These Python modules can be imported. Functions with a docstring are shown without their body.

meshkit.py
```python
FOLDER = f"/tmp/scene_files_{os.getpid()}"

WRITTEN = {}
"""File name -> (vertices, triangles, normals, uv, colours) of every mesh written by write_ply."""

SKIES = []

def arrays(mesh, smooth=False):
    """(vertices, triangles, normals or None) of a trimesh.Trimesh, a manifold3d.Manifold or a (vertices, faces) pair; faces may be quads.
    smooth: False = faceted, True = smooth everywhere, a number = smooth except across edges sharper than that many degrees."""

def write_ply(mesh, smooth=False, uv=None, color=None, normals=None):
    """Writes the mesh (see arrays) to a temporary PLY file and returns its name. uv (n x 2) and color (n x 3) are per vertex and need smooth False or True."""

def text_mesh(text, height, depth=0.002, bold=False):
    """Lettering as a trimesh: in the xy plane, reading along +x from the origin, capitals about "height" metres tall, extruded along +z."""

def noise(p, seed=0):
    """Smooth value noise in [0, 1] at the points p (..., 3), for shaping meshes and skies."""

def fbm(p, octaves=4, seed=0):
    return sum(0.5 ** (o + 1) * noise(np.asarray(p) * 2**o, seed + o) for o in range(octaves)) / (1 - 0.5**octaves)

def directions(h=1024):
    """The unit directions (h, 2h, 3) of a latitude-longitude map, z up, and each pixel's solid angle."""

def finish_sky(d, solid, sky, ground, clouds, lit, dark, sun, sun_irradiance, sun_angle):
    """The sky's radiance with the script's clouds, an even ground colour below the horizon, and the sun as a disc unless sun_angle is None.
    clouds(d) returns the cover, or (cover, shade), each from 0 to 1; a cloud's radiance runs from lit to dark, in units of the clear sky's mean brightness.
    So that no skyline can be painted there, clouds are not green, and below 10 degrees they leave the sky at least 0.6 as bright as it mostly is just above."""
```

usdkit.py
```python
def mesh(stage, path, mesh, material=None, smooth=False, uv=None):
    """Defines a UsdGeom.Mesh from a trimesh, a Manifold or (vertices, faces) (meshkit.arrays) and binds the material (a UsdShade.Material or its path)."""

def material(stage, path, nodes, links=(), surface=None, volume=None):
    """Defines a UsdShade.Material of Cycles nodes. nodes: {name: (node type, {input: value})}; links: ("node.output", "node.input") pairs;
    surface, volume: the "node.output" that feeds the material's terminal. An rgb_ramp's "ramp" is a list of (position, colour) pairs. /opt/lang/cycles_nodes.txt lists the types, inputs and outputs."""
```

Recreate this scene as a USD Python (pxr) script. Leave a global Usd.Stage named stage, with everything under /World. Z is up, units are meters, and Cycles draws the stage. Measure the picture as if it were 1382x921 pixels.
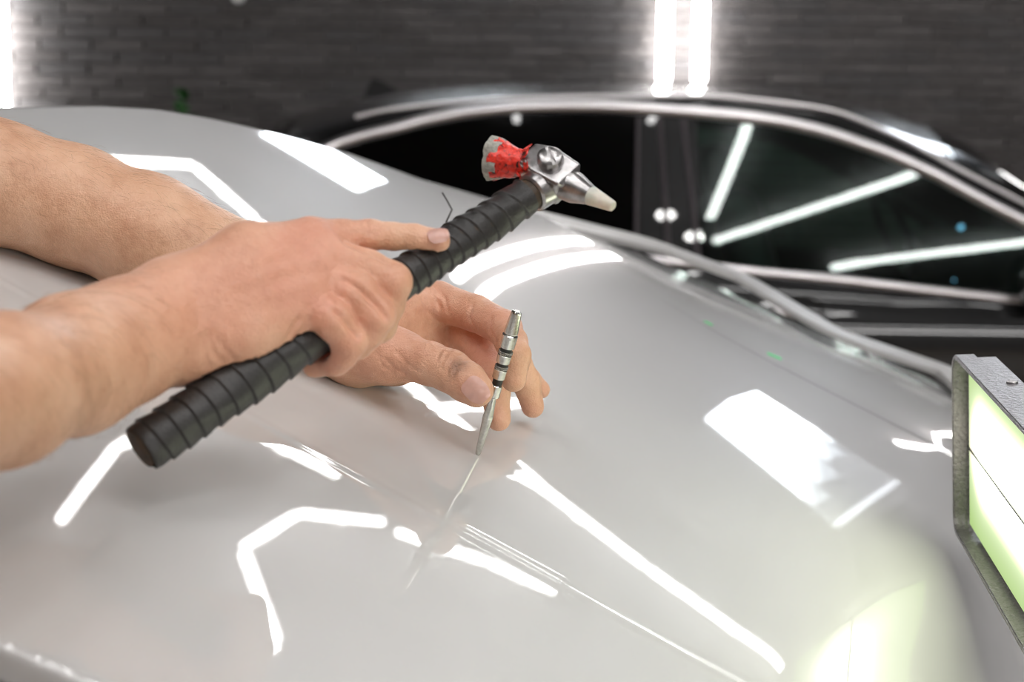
import math, random, numpy as np, trimesh, usdkit, meshkit
import manifold3d as m3
from scipy.spatial import Delaunay, cKDTree
from scipy.interpolate import PchipInterpolator
from shapely.geometry import Polygon, Point
import shapely
from pxr import Usd, UsdGeom, UsdLux, UsdShade, Gf, Sdf, Vt
random.seed(7); RNG = np.random.default_rng(11)
stage = Usd.Stage.CreateInMemory()
UsdGeom.SetStageUpAxis(stage, 'Z'); UsdGeom.SetStageMetersPerUnit(stage, 1.0)
UsdGeom.Xform.Define(stage, '/World'); UsdGeom.Scope.Define(stage, '/World/Looks')

# ---------------------------------------------------------------- camera
F_ = 1919.0
EYE = np.array([0, 0, 1.25]); PITCH = math.radians(7.6); ROLL = math.radians(0.8)
FWD = np.array([0, math.cos(PITCH), -math.sin(PITCH)])
_r0 = np.array([1., 0, 0]); _u0 = np.cross(_r0, FWD)
RIGHT = math.cos(ROLL) * _r0 + math.sin(ROLL) * _u0
UP = -math.sin(ROLL) * _r0 + math.cos(ROLL) * _u0
cam = UsdGeom.Camera.Define(stage, '/World/camera')
cam.CreateHorizontalApertureAttr(36.0); cam.CreateVerticalApertureAttr(36.0 * 921 / 1382)
cam.CreateFocalLengthAttr(F_ * 36 / 1382)
cam.CreateFStopAttr(9.5); cam.CreateFocusDistanceAttr(0.725)
cam.CreateExposureAttr(0.0)
cam.CreateClippingRangeAttr((0.02, 200.0))
_m = np.eye(4); _m[0, :3] = RIGHT; _m[1, :3] = UP; _m[2, :3] = -FWD; _m[3, :3] = EYE
cam.AddTransformOp().Set(Gf.Matrix4d(_m.tolist()))

# ---------------------------------------------------------------- light levels
TUBE_L, LAMP_L, SKY_L = 23.0, 5.0, 6.0
dome = UsdLux.DomeLight.Define(stage, '/World/sky'); dome.CreateIntensityAttr(SKY_L); dome.CreateColorAttr((0.86, 0.93, 1.0))

def at(px, py, d):
    px, py, d = (np.asarray(x, float) for x in (px, py, d))
    return EYE + d[..., None] * (FWD + ((px - 691) / F_)[..., None] * RIGHT + ((460.5 - py) / F_)[..., None] * UP)
def proj(p):
    q = np.asarray(p) - EYE; d = q @ FWD
    return np.stack([691 + F_ * (q @ RIGHT) / d, 460.5 - F_ * (q @ UP) / d, d], -1)
def on_y(px, py, Y):
    """(x, z) of the sight line through a picture point where it crosses the plane y = Y"""
    d = at(px, py, 1.0) - EYE
    return EYE[0] + d[..., 0] / d[..., 1] * Y, EYE[2] + d[..., 2] / d[..., 1] * Y
def unit(v):
    v = np.asarray(v, float); return v / np.linalg.norm(v)

# ---------------------------------------------------------------- helpers
NAMES = {}
def numbered(parent, name):
    k = NAMES.get((parent, name), 0); NAMES[(parent, name)] = k + 1
    return name if k == 0 else f'{name}_{k:03d}'
class Thing:
    def __init__(s, path, origin): s.path, s.o = path, np.asarray(origin, float)
    @property
    def prim(s): return stage.GetPrimAtPath(s.path)
def tag(prim, label=None, cat=None, group=None, kind=None):
    for k, v in (('label', label), ('category', cat), ('group', group), ('kind', kind)):
        if v: prim.SetCustomDataByKey(k, v)
def thing(name, label, cat, loc=(0, 0, 0), group=None, kind=None):
    path = '/World/' + numbered('/World', name)
    x = UsdGeom.Xform.Define(stage, path); x.AddTranslateOp().Set(Gf.Vec3d(*map(float, loc)))
    tag(x.GetPrim(), label, cat, group, kind)
    return Thing(path, loc)
def obj(name, mesh, mat, parent=None, smooth=30, label=None, cat=None, group=None, kind=None, var=None, normals=None):
    """one Mesh prim; the mesh is in world coordinates"""
    ppath = parent.path if parent else '/World'
    o = parent.o if parent else np.zeros(3)
    path = ppath + '/' + numbered(ppath, name)
    v, f, n = meshkit.arrays(mesh, False if normals is not None else smooth)
    if normals is not None: n = normals
    m = UsdGeom.Mesh.Define(stage, path)
    m.CreatePointsAttr(Vt.Vec3fArray.FromNumpy((v - o).astype(np.float32)))
    m.CreateFaceVertexCountsAttr(Vt.IntArray.FromNumpy(np.full(len(f), 3, np.int32)))
    m.CreateFaceVertexIndicesAttr(Vt.IntArray.FromNumpy(f.astype(np.int32).ravel()))
    m.CreateSubdivisionSchemeAttr('none')
    if n is not None:
        m.CreateNormalsAttr(Vt.Vec3fArray.FromNumpy(n.astype(np.float32))); m.SetNormalsInterpolation('vertex')
    for k, val in (var or {}).items():
        val = np.asarray(val, np.float32)
        if val.ndim == 1:
            UsdGeom.PrimvarsAPI(m).CreatePrimvar(k, Sdf.ValueTypeNames.FloatArray, 'vertex').Set(Vt.FloatArray.FromNumpy(val))
        else:
            UsdGeom.PrimvarsAPI(m).CreatePrimvar(k, Sdf.ValueTypeNames.Color3fArray, 'vertex').Set(Vt.Vec3fArray.FromNumpy(val))
    UsdShade.MaterialBindingAPI.Apply(m.GetPrim()).Bind(mat)
    tag(m.GetPrim(), label, cat, group, kind)
    return Thing(path, o)
def cat_(*ms):
    return trimesh.util.concatenate([x if isinstance(x, trimesh.Trimesh) else to_tm(x) for x in ms])
def to_tm(m):
    v, f, _ = meshkit.arrays(m); return trimesh.Trimesh(v, f, process=False)
def box(x0, y0, z0, x1, y1, z1):
    b = trimesh.creation.box((x1 - x0, y1 - y0, z1 - z0)); b.apply_translation(((x0 + x1) / 2, (y0 + y1) / 2, (z0 + z1) / 2)); return b
def rbox(size, r=0.004, seg=8):
    """box with rounded edges, centred"""
    s = np.asarray(size) / 2 - r
    sp = m3.Manifold.sphere(r, seg)
    return to_tm(m3.Manifold.batch_hull([sp.translate([a * s[0], b * s[1], c * s[2]]) for a in (-1, 1) for b in (-1, 1) for c in (-1, 1)]))
def frame(origin, ax, ay, az):
    T = np.eye(4); T[:3, 0], T[:3, 1], T[:3, 2], T[:3, 3] = ax, ay, az, origin; return T
def put(m, T):
    m = m.copy(); m.apply_transform(T); return m
def perp(d):
    d = unit(d); a = np.cross(d, [0, 0, 1.] if abs(d[2]) < .9 else [1., 0, 0]); a = unit(a); return a, np.cross(d, a)
def tube(points, radii, sides=12, caps=True, ref=None):
    p = np.asarray(points, float); n = len(p); r = np.broadcast_to(radii, (n,))
    t = np.gradient(p, axis=0); t /= np.linalg.norm(t, axis=1, keepdims=True)
    a = perp(t[0])[0] if ref is None else unit(ref - t[0] * (ref @ t[0]))
    A = []
    for k in range(n):
        a = unit(a - t[k] * (a @ t[k])); A.append(a)
    A = np.array(A); B = np.cross(t, A); ang = np.arange(sides) * 2 * np.pi / sides
    v = p[:, None] + r[:, None, None] * (np.cos(ang)[None, :, None] * A[:, None] + np.sin(ang)[None, :, None] * B[:, None])
    i, j = np.meshgrid(np.arange(n - 1), np.arange(sides), indexing='ij'); j2 = (j + 1) % sides
    q = np.stack([i * sides + j, i * sides + j2, (i + 1) * sides + j2, (i + 1) * sides + j], -1).reshape(-1, 4)
    f = np.vstack([q[:, [0, 1, 2]], q[:, [0, 2, 3]]]); v = v.reshape(-1, 3)
    if caps:
        nv = len(v); v = np.vstack([v, p[0], p[-1]]); s = np.arange(sides); s2 = (s + 1) % sides
        f = np.vstack([f, np.stack([np.full(sides, nv), s2, s], 1), np.stack([np.full(sides, nv + 1), (n - 1) * sides + s, (n - 1) * sides + s2], 1)])
    return trimesh.Trimesh(v, f, process=False)
def lathe(profile, origin, axis, sides=40):
    """profile: (height along axis, radius) pairs, closed at both ends"""
    pr = np.asarray(profile, float); a, b = perp(axis); axis = unit(axis)
    ang = np.arange(sides) * 2 * np.pi / sides
    v = np.asarray(origin) + pr[:, 0][:, None, None] * axis + pr[:, 1][:, None, None] * (np.cos(ang)[None, :, None] * a + np.sin(ang)[None, :, None] * b)
    n = len(pr); i, j = np.meshgrid(np.arange(n - 1), np.arange(sides), indexing='ij'); j2 = (j + 1) % sides
    q = np.stack([i * sides + j, i * sides + j2, (i + 1) * sides + j2, (i + 1) * sides + j], -1).reshape(-1, 4)
    f = np.vstack([q[:, [0, 1, 2]], q[:, [0, 2, 3]]]); v = v.reshape(-1, 3); nv = len(v)
    v = np.vstack([v, np.asarray(origin) + pr[0, 0] * axis, np.asarray(origin) + pr[-1, 0] * axis]); s = np.arange(sides); s2 = (s + 1) % sides
    f = np.vstack([f, np.stack([np.full(sides, nv), s2, s], 1), np.stack([np.full(sides, nv + 1), (n - 1) * sides + s, (n - 1) * sides + s2], 1)])
    return trimesh.Trimesh(v, f, process=False)
def sheet(P, flip=False):
    """triangles over an (n, m, 3) grid of points"""
    n, m = P.shape[:2]; i, j = np.meshgrid(np.arange(n - 1), np.arange(m - 1), indexing='ij')
    q = np.stack([i * m + j, (i + 1) * m + j, (i + 1) * m + j + 1, i * m + j + 1], -1).reshape(-1, 4)
    if flip: q = q[:, ::-1]
    return trimesh.Trimesh(P.reshape(-1, 3), np.vstack([q[:, [0, 1, 2]], q[:, [0, 2, 3]]]), process=False)
def slab(P, thick):
    """a sheet over grid P given thickness along its normals, closed"""
    s = sheet(P); nrm = np.array(s.vertex_normals); n, m = P.shape[:2]
    v = np.vstack([s.vertices, s.vertices - nrm * thick]); f = s.faces; N0 = n * m
    rim = [i * m for i in range(n)] + [(n - 1) * m + j for j in range(1, m)] + [i * m + m - 1 for i in range(n - 2, -1, -1)] + [j for j in range(m - 2, 0, -1)]
    a = np.array(rim); b = np.roll(a, -1)
    side = np.vstack([np.stack([b, a, a + N0], 1), np.stack([b, a + N0, b + N0], 1)])
    return trimesh.Trimesh(v, np.vstack([f, f[:, ::-1] + N0, side[:, ::-1]]), process=False)

# ---------------------------------------------------------------- materials
def mat(name, nodes, links=(), surface='p.BSDF', volume=None):
    return usdkit.material(stage, '/World/Looks/' + name, nodes, links, surface=surface, volume=volume)
def plain(name, color, rough=0.5, metal=0.0, bump=0.0, bscale=200.0, vary=0.0, **kw):
    nodes = {'p': ('principled_bsdf', dict(base_color=color, roughness=rough, metallic=metal, **kw))}; links = []
    if bump or vary:
        nodes['tc'] = ('texture_coordinate', {}); nodes['n'] = ('noise_texture', dict(scale=bscale, detail=3.0))
        links.append(('tc.object', 'n.vector'))
    if bump:
        nodes['b'] = ('bump', dict(strength=1.0, distance=bump)); links += [('n.fac', 'b.height'), ('b.normal', 'p.normal')]
    if vary:
        c = np.array(color)
        nodes['r'] = ('rgb_ramp', {'ramp': [(0.3, tuple(c * (1 - vary))), (0.7, tuple(np.minimum(c * (1 + vary), 1)))]})
        links += [('n.fac', 'r.fac'), ('r.color', 'p.base_color')]
    return mat(name, nodes, links)
def glow(name, color, strength):
    return mat(name, {'e': ('emission', dict(color=color, strength=strength))}, surface='e.emission')

M_paint = mat('white_car_paint', {
    'tc': ('texture_coordinate', {}), 'n': ('noise_texture', dict(scale=420.0, detail=1.0)), 'b': ('bump', dict(strength=1.0, distance=0.0000016)),
    'p': ('principled_bsdf', dict(base_color=(0.565, 0.56, 0.555), roughness=0.45, specular_ior_level=0.3, coat_weight=1.0, coat_roughness=0.012, coat_ior=1.5))},
    [('tc.object', 'n.vector'), ('n.fac', 'b.height'), ('b.normal', 'p.coat_normal')])
M_tube = glow('led_diffuser', (1.0, 0.985, 0.97), TUBE_L)
M_housing = plain('white_housing', (0.7, 0.7, 0.7), 0.4)
M_black = mat('black_car_paint', {'p': ('principled_bsdf', dict(base_color=(0.003, 0.003, 0.0035), roughness=0.4, specular_ior_level=0.2, coat_weight=1.0, coat_roughness=0.01))})
M_trim = plain('black_trim', (0.012, 0.012, 0.012), 0.25)
M_rubber = plain('black_rubber', (0.02, 0.02, 0.02), 0.6)
M_chrome = plain('satin_chrome', (0.84, 0.81, 0.82), 0.27, 1.0)
M_steel = plain('worn_steel', (0.40, 0.385, 0.385), 0.30, 1.0, bump=0.00008, bscale=260, vary=0.18)

# ---------------------------------------------------------------- room
X0, X1, Y0, Y1, ZC = -4.6, 5.6, -3.2, 6.5, 3.4
M_floor = plain('epoxy_floor', (0.36, 0.27, 0.19), 0.35, bump=0.0002, bscale=30, vary=0.08)
M_ceil = plain('dark_ceiling', (0.10, 0.10, 0.105), 0.7, vary=0.1, bscale=3)
M_wall = plain('grey_plaster', (0.17, 0.165, 0.17), 0.8, bump=0.0005, bscale=60, vary=0.06)
M_mortar = plain('mortar', (0.24, 0.225, 0.225), 0.9, bump=0.0008, bscale=150)
obj('floor', box(X0 - .2, Y0 - .2, -.1, X1 + .2, Y1 + .3, 0), M_floor, smooth=False, kind='structure')
obj('ceiling', box(X0 - .2, Y0 - .2, ZC, X1 + .2, Y1 + .3, ZC + .1), M_ceil, smooth=False, kind='structure')
obj('wall_left', box(X0 - .2, Y0, 0, X0, Y1, ZC), M_wall, smooth=False, kind='structure')
obj('wall_right', box(X1, Y0, 0, X1 + .2, Y1, ZC), M_wall, smooth=False, kind='structure')
obj('wall_front', box(X0 - .2, Y0 - .2, 0, X1 + .2, Y0, ZC), M_wall, smooth=False, kind='structure')
# back wall of dark brick, with two clerestory windows above the picture
WINS = [(-0.60, 2.55, 0.0, 2.98), (2.07, 2.37, 3.06, 2.90)]      # x0, z0, x1, z1
wall = thing('wall_back', None, None, (0, Y1, 0), kind='structure')
def with_holes(x0, z0, x1, z1):
    p = Polygon([(x0, z0), (x1, z0), (x1, z1), (x0, z1)])
    for w in WINS: p = p.difference(shapely.box(*w))
    return p
wp = with_holes(X0, 0, X1, ZC)
wm = trimesh.creation.extrude_polygon(wp, 0.22, engine='earcut')       # xy -> xz
wm.apply_transform(frame((0, Y1 + .22, 0), (1, 0, 0), (0, 0, 1), (0, -1, 0)))
obj('mortar_bed', wm, M_mortar, wall, smooth=False)
PITCHZ, BL, JO = 0.054, 0.235, 0.006
bricks, rest = [], []
bmat = [plain(f'charcoal_brick_{k}', c, 0.75, bump=0.0016, bscale=38, vary=0.22) for k, c in enumerate([(0.074, 0.066, 0.065), (0.088, 0.079, 0.078), (0.106, 0.096, 0.095), (0.081, 0.075, 0.076)])]
def one_brick(x0, z0, x1, z1):
    dep = 0.012 + RNG.uniform(0, .005); t = RNG.uniform(-.0012, .0012, 4)
    v = np.array([[x0, Y1 + .002, z0], [x1, Y1 + .002, z0], [x1, Y1 + .002, z1], [x0, Y1 + .002, z1],
                  [x0 + .002, Y1 - dep + t[0], z0 + .002], [x1 - .002, Y1 - dep + t[1], z0 + .002], [x1 - .002, Y1 - dep + t[2], z1 - .003], [x0 + .002, Y1 - dep + t[3], z1 - .003]])
    f = np.array([[4, 5, 6], [4, 6, 7], [0, 1, 5], [0, 5, 4], [1, 2, 6], [1, 6, 5], [2, 3, 7], [2, 7, 6], [3, 0, 4], [3, 4, 7]])
    return trimesh.Trimesh(v, f, process=False)
for r in range(int(ZC / PITCHZ)):
    z0 = r * PITCHZ; off = (r % 2) * BL / 2 + RNG.uniform(-.02, .02)
    k = 0
    while True:
        x0 = X0 + k * BL - off; k += 1
        if x0 > X1: break
        a, b = max(x0, X0), min(x0 + BL - JO, X1)
        if b - a < .02: continue
        for w in WINS:
            if z0 + PITCHZ > w[1] and z0 < w[3] and b > w[0] and a < w[2]:
                if a < w[0]: b = min(b, w[0])
                elif b > w[2]: a = max(a, w[2])
                else: b = a
        if b - a < .02: continue
        bk = one_brick(a, z0, b, z0 + PITCHZ - JO)
        p = proj([(a + b) / 2, Y1, z0 + .025]); vis = -70 < p[0] < 1450 and -12 < p[1] < 210 and not (430 < p[0] < 1240 and p[1] > 132)
        vis = vis and not (p[0] < 400 and p[1] > 190) and not (p[0] < 560 and p[1] > 175)
        (bricks if vis else rest).append(bk)
order = np.argsort([abs(proj(b.vertices.mean(0))[1] - 70) for b in bricks])
for n_, i in enumerate(order):
    if n_ < 298: obj('brick', bricks[i], bmat[int(RNG.integers(4))], wall, smooth=False)
    else: rest.append(bricks[i])
obj('brick_courses', cat_(*rest), bmat[1], wall, smooth=False, kind='stuff')
# windows: frame, mullion, clear pane; outside a stepped pale building and the sky
M_pane = mat('window_pane', {'t': ('transparent_bsdf', {}), 'g': ('glossy_bsdf', dict(roughness=0.0)), 'f': ('fresnel', dict(IOR=1.45)), 'm': ('mix_closure', {})},
             [('f.fac', 'm.fac'), ('t.BSDF', 'm.closure1'), ('g.BSDF', 'm.closure2')], surface='m.closure')
for k, (a, b, c, d) in enumerate(WINS):
    w = thing(f'window_{k + 1}', None, None, ((a + c) / 2, Y1, b), kind='structure')
    yy = Y1 + .09
    fr = cat_(box(a, yy, b, c, yy + .05, b + .025), box(a, yy, d - .025, c, yy + .05, d), box(a, yy, b + .025, a + .025, yy + .05, d - .025), box(c - .025, yy, b + .025, c, yy + .05, d - .025))
    obj('window_frame', fr, M_housing, w, smooth=False)
    obj('window_pane', box(a + .02, yy + .02, b + .02, c - .02, yy + .026, d - .02), M_pane, w, smooth=False)

M_out = plain('pale_render', (0.22, 0.225, 0.23), 0.9)
ob = thing('neighbour_wall', 'pale stepped wall outside the high window, seen only mirrored in the white hood', 'wall', (2.8, 7.2, 0), kind='structure')
for k in range(12):
    z = 2.2 + k * .075; obj('stone', box(2.62 + (.06 if k % 2 else 0) + .042 * k, 7.0, z, 4.4, 7.4, z + .073), M_out, ob, smooth=False)
obj('footing', box(2.7, 7.0, 0, 4.4, 7.4, 2.199), M_out, ob, smooth=False)
# ---------------------------------------------------------------- lamps of the room
def led_bar(p, q, parent, w=0.045, name='tube'):
    """a straight square LED tube from p to q"""
    p, q = np.asarray(p, float), np.asarray(q, float); L = np.linalg.norm(q - p); d = (q - p) / L
    a, b = perp(d)
    m = rbox((w, w, L), w * .3, 10)
    return obj(name, put(m, frame((p + q) / 2, a, b, d)), M_tube, parent, smooth=40)
wl = thing('wall_light', 'pair of tall white vertical LED tubes on the dark brick wall behind the black car', 'light', (*[float(v) for v in (0.75, Y1)], 1.6))
for px in (895.5, 943):
    x, z = on_y(px, 118, 6.43); led_bar((x, 6.43, z + .02), (x, 6.43, 3.1), wl, 0.055)
    obj('bracket', box(x - .02, 6.455, 1.9, x + .02, 6.5, 2.0), M_housing, wl, smooth=False)
wl = thing('wall_light', 'slanted LED tube on the brick wall, mirrored in the black windscreen', 'light', (2.6, Y1, 1.7))
led_bar((2.66, 6.43, 1.95), (2.95, 6.43, 1.35), wl, 0.04); obj('bracket', box(2.77, 6.45, 1.62, 2.83, 6.5, 1.70), M_housing, wl, smooth=False)
wl = thing('wall_light', 'white vertical LED tube on brick wall at the left edge of the photo', 'light', (*[float(v) for v in (-2.35, Y1)], 1.2))
for px in (3,):
    x, z = on_y(px, 300, 6.43); led_bar((x, 6.43, z), (x, 6.43, 3.1), wl, 0.085)
    obj('bracket', box(x - .02, 6.465, 1.7, x + .02, 6.5, 1.8), M_housing, wl, smooth=False)

#HOOD-BEGIN
# ---------------------------------------------------------------- the white hood
HS = unit([0.38, -0.15, 1.0])                                  # the panel's normal
HP = at(645, 613, 0.72)                                        # where the punch touches it
def plane_hit(px, py, h=0.0):
    d = at(px, py, 1.0) - EYE; t = ((HP - EYE) @ HS + h) / (d @ HS); return EYE + d * np.asarray(t)[..., None]
_a, _b = plane_hit(0, 380), plane_hit(990, 921)
HU = unit(_b - _a); HV = np.cross(HS, HU)
def to_uv(p): q = np.asarray(p) - HP; return np.stack([q @ HU, q @ HV], -1)
far_px = [(50, 138), (125, 138), (200, 143), (275, 156), (350, 173), (460, 203), (560, 239), (640, 262), (720, 286), (870, 345), (1000, 399), (1130, 459), (1280, 522)]
def smooth_closed(P, step=0.004, rounds=3):
    P = np.vstack([P, P[:1]]); s = np.r_[0, np.cumsum(np.linalg.norm(np.diff(P, axis=0), axis=1))]
    t = np.arange(0, s[-1], step); Q = np.stack([np.interp(t, s, P[:, k]) for k in (0, 1)], 1)
    for _ in range(rounds * 12): Q = (np.roll(Q, 1, 0) + 2 * Q + np.roll(Q, -1, 0)) / 4
    return Q
def sstep(x, a, b):
    t = np.clip((x - a) / (b - a), 0, 1); return t * t * (3 - 2 * t)
def soft_plus(x, k):
    """0 for x<0, x for x>k, quadratic between"""
    x = np.maximum(x, 0); return np.where(x < k, x * x / (2 * k), x - k / 2)
FARC = np.array([(-.2, .665), (-.12, .64), (-.059, .60), (0, .565), (.057, .545), (.215, .525), (.6, .49)])
CREASE_V = -0.0935
def hood_base(u, v):
    h = -((v - .15) ** 2 + .5 * (u + .05) ** 2) / (2 * 30.0)
    h = h - 0.00032 * (1 - sstep(v, CREASE_V - .004, CREASE_V + .003)) - 0.00010 * np.exp(-((v - CREASE_V - .006) / .003) ** 2)
    h = h - np.maximum(v - .34, 0) ** 2 / (2 * 6.0)
    vf = np.interp(u, FARC[:, 0], FARC[:, 1])
    h = h - (-soft_plus(v - vf, .05) * .020 + 0.0004 * sstep(v, vf - .007, vf + .007)) * sstep(u, -.12, .10)
    un = .172 + .028 * sstep(v, .05, .26)
    return h - soft_plus(u - un, .15) * .62
def first_meet(px, py, lift):
    """uv where a sight line first meets the panel's base surface, else where it passes closest"""
    d = at(px, py, 1.0) - EYE; t = np.linspace(.7, 1.75, 1500); uv = to_uv(EYE + t[:, None] * d)
    gap = (EYE + t[:, None] * d - HP) @ HS - hood_base(uv[:, 0], uv[:, 1]) - lift
    k = np.argmax(gap < 0) if (gap < 0).any() else np.argmin(gap); return uv[k]
far_uv = np.array([first_meet(x, y, -.002) for x, y in far_px])
HOOD_OUT = np.vstack([[(-.135, -.30), (-.12, -.332), (-.095, -.339)], [(-.025, -.3245), (.011, -.3155), (.2, -.262), (.50, -.18), (.525, -.16), (.53, -.13)],
                      [(.53, .2), (.52, .62), (.505, .70), (.47, .735), (.36, .76)], far_uv[::-1], [(-.485, .19), (-.487, .145), (-.47, .105), (-.30, -.10)]])
HOUT = smooth_closed(HOOD_OUT)
_hp = Polygon(HOUT); shapely.prepare(_hp)
_ht = cKDTree(smooth_closed(HOOD_OUT, 0.0015, 1))
def hood_h(u, v):
    h = hood_base(u, v)
    dist = _ht.query(np.stack([u, v], -1))[0]
    inside = shapely.contains_xy(_hp, u, v)
    s = np.where(inside, dist, 0)
    w = .0055 + .0125 * sstep(v, -.2, .0)
    h = h - np.where(s < w, w - np.sqrt(np.maximum(w * w - (w - s) ** 2, 0)), 0) * .62
    # the dent under repair and the ripples round it
    r2 = ((u + .006) / .020) ** 2 + ((v - .004) / .010) ** 2
    h = h - .00035 * np.exp(-r2)
    r3 = ((u + .040) / .022) ** 2 + ((v - .008) / .016) ** 2
    h = h + .00016 * np.exp(-r3) * (meshkit.fbm(np.stack([u * 95, v * 150, u * 0], -1), 2, 4) - .5)
    # soft waves of the outer strip
    h = h + .00012 * sstep(-v, .12, .24) * np.sin((u + .55 * v) * 17.0)
    return h
def hood_p(u, v, lift=0.0):
    u, v = np.asarray(u, float), np.asarray(v, float)
    return HP + u[..., None] * HU + v[..., None] * HV + (hood_h(u.ravel(), v.ravel()).reshape(u.shape) + lift)[..., None] * HS
def hood_n(u, v, e=0.0006):
    hu = (hood_h(u + e, v) - hood_h(u - e, v)) / (2 * e); hv = (hood_h(u, v + e) - hood_h(u, v - e)) / (2 * e)
    n = HS - hu[:, None] * HU - hv[:, None] * HV; return n / np.linalg.norm(n, axis=1, keepdims=True)
def hood_grid():
    st = 0.0045
    gu, gv = np.meshgrid(np.arange(-.49, .54, st), np.arange(-.44, .78, st), indexing='ij')
    pts = np.stack([gu.ravel(), gv.ravel()], 1)
    pts[:, 1] += ((np.arange(len(pts)) // gu.shape[1]) % 2) * st / 2
    pts = pts[(np.abs(pts[:, 1] - CREASE_V) > .014)]
    uu = np.arange(-.49, .54, .004)
    for dv in (-.012, -.009, -.006, -.0045, -.003, -.0015, 0, .0015, .003, .0045, .006, .0075, .009, .0115, .014): pts = np.vstack([pts, np.stack([uu, np.full(len(uu), CREASE_V + dv)], 1)])
    uu = np.arange(-.075, .03, .0012); vv = np.arange(-.02, .035, .0012)
    a, b = np.meshgrid(uu, vv, indexing='ij'); den = np.stack([a.ravel(), b.ravel()], 1)
    pts = np.vstack([pts[~((pts[:, 0] > -.077) & (pts[:, 0] < .032) & (pts[:, 1] > -.022) & (pts[:, 1] < .037))], den])
    ins = shapely.contains_xy(_hp, pts[:, 0], pts[:, 1]); pts = pts[ins]
    d = _ht.query(pts)[0]; pts = pts[d > .019]
    rings = []
    for off in (0, .0004, .0012, .0024, .004, .006, .0085, .0115, .0145, .0175):
        q = _hp.buffer(-off) if off else _hp
        c = np.array(q.exterior.coords)[:-1]; rings.append(c)
    pts = np.vstack(rings + [pts])
    tri = Delaunay(pts).simplices
    c = pts[tri].mean(1); tri = tri[shapely.contains_xy(_hp, c[:, 0], c[:, 1])]
    e1 = pts[tri[:, 1]] - pts[tri[:, 0]]; e2 = pts[tri[:, 2]] - pts[tri[:, 0]]
    cr = e1[:, 0] * e2[:, 1] - e1[:, 1] * e2[:, 0]
    tri = tri[np.abs(cr) > 1e-10]; cr = cr[np.abs(cr) > 1e-10]; tri[cr < 0] = tri[cr < 0][:, ::-1]
    return pts, tri, len(rings[0])
#HOOD-END
hpts, htri, hrim = hood_grid()
HT = hood_p(hpts[:, 0], hpts[:, 1])
hood = thing('car_hood', 'large white car hood with a sharp crease, under the two hands', 'car hood', HP)
rim = HT[:hrim]; nx = np.roll(np.arange(hrim), -1); ar = np.arange(hrim)
# rolled hem and underside
lev = [rim, rim - .004 * HS, rim - .007 * HS - .0012 * (rim - HT.mean(0)) / .5]
und = HT - .009 * HS
nt = len(HT)
V = np.vstack([HT, rim - .003 * HS, rim - .0065 * HS, und])
F = [htri]
idx = [ar, nt + ar, nt + hrim + ar, nt + 2 * hrim + ar]
for a, b in zip(idx[:-1], idx[1:]):
    F += [np.stack([a, b, b[nx]], 1), np.stack([a, b[nx], a[nx]], 1)]
F.append(htri[:, ::-1] + nt + 2 * hrim)
hm_ = trimesh.Trimesh(V, np.vstack(F), process=False); hn_ = np.array(hm_.vertex_normals); hn_[hrim:nt] = hood_n(hpts[hrim:, 0], hpts[hrim:, 1], .0005)
obj('outer_panel', hm_, M_paint, hood, normals=hn_)
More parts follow.
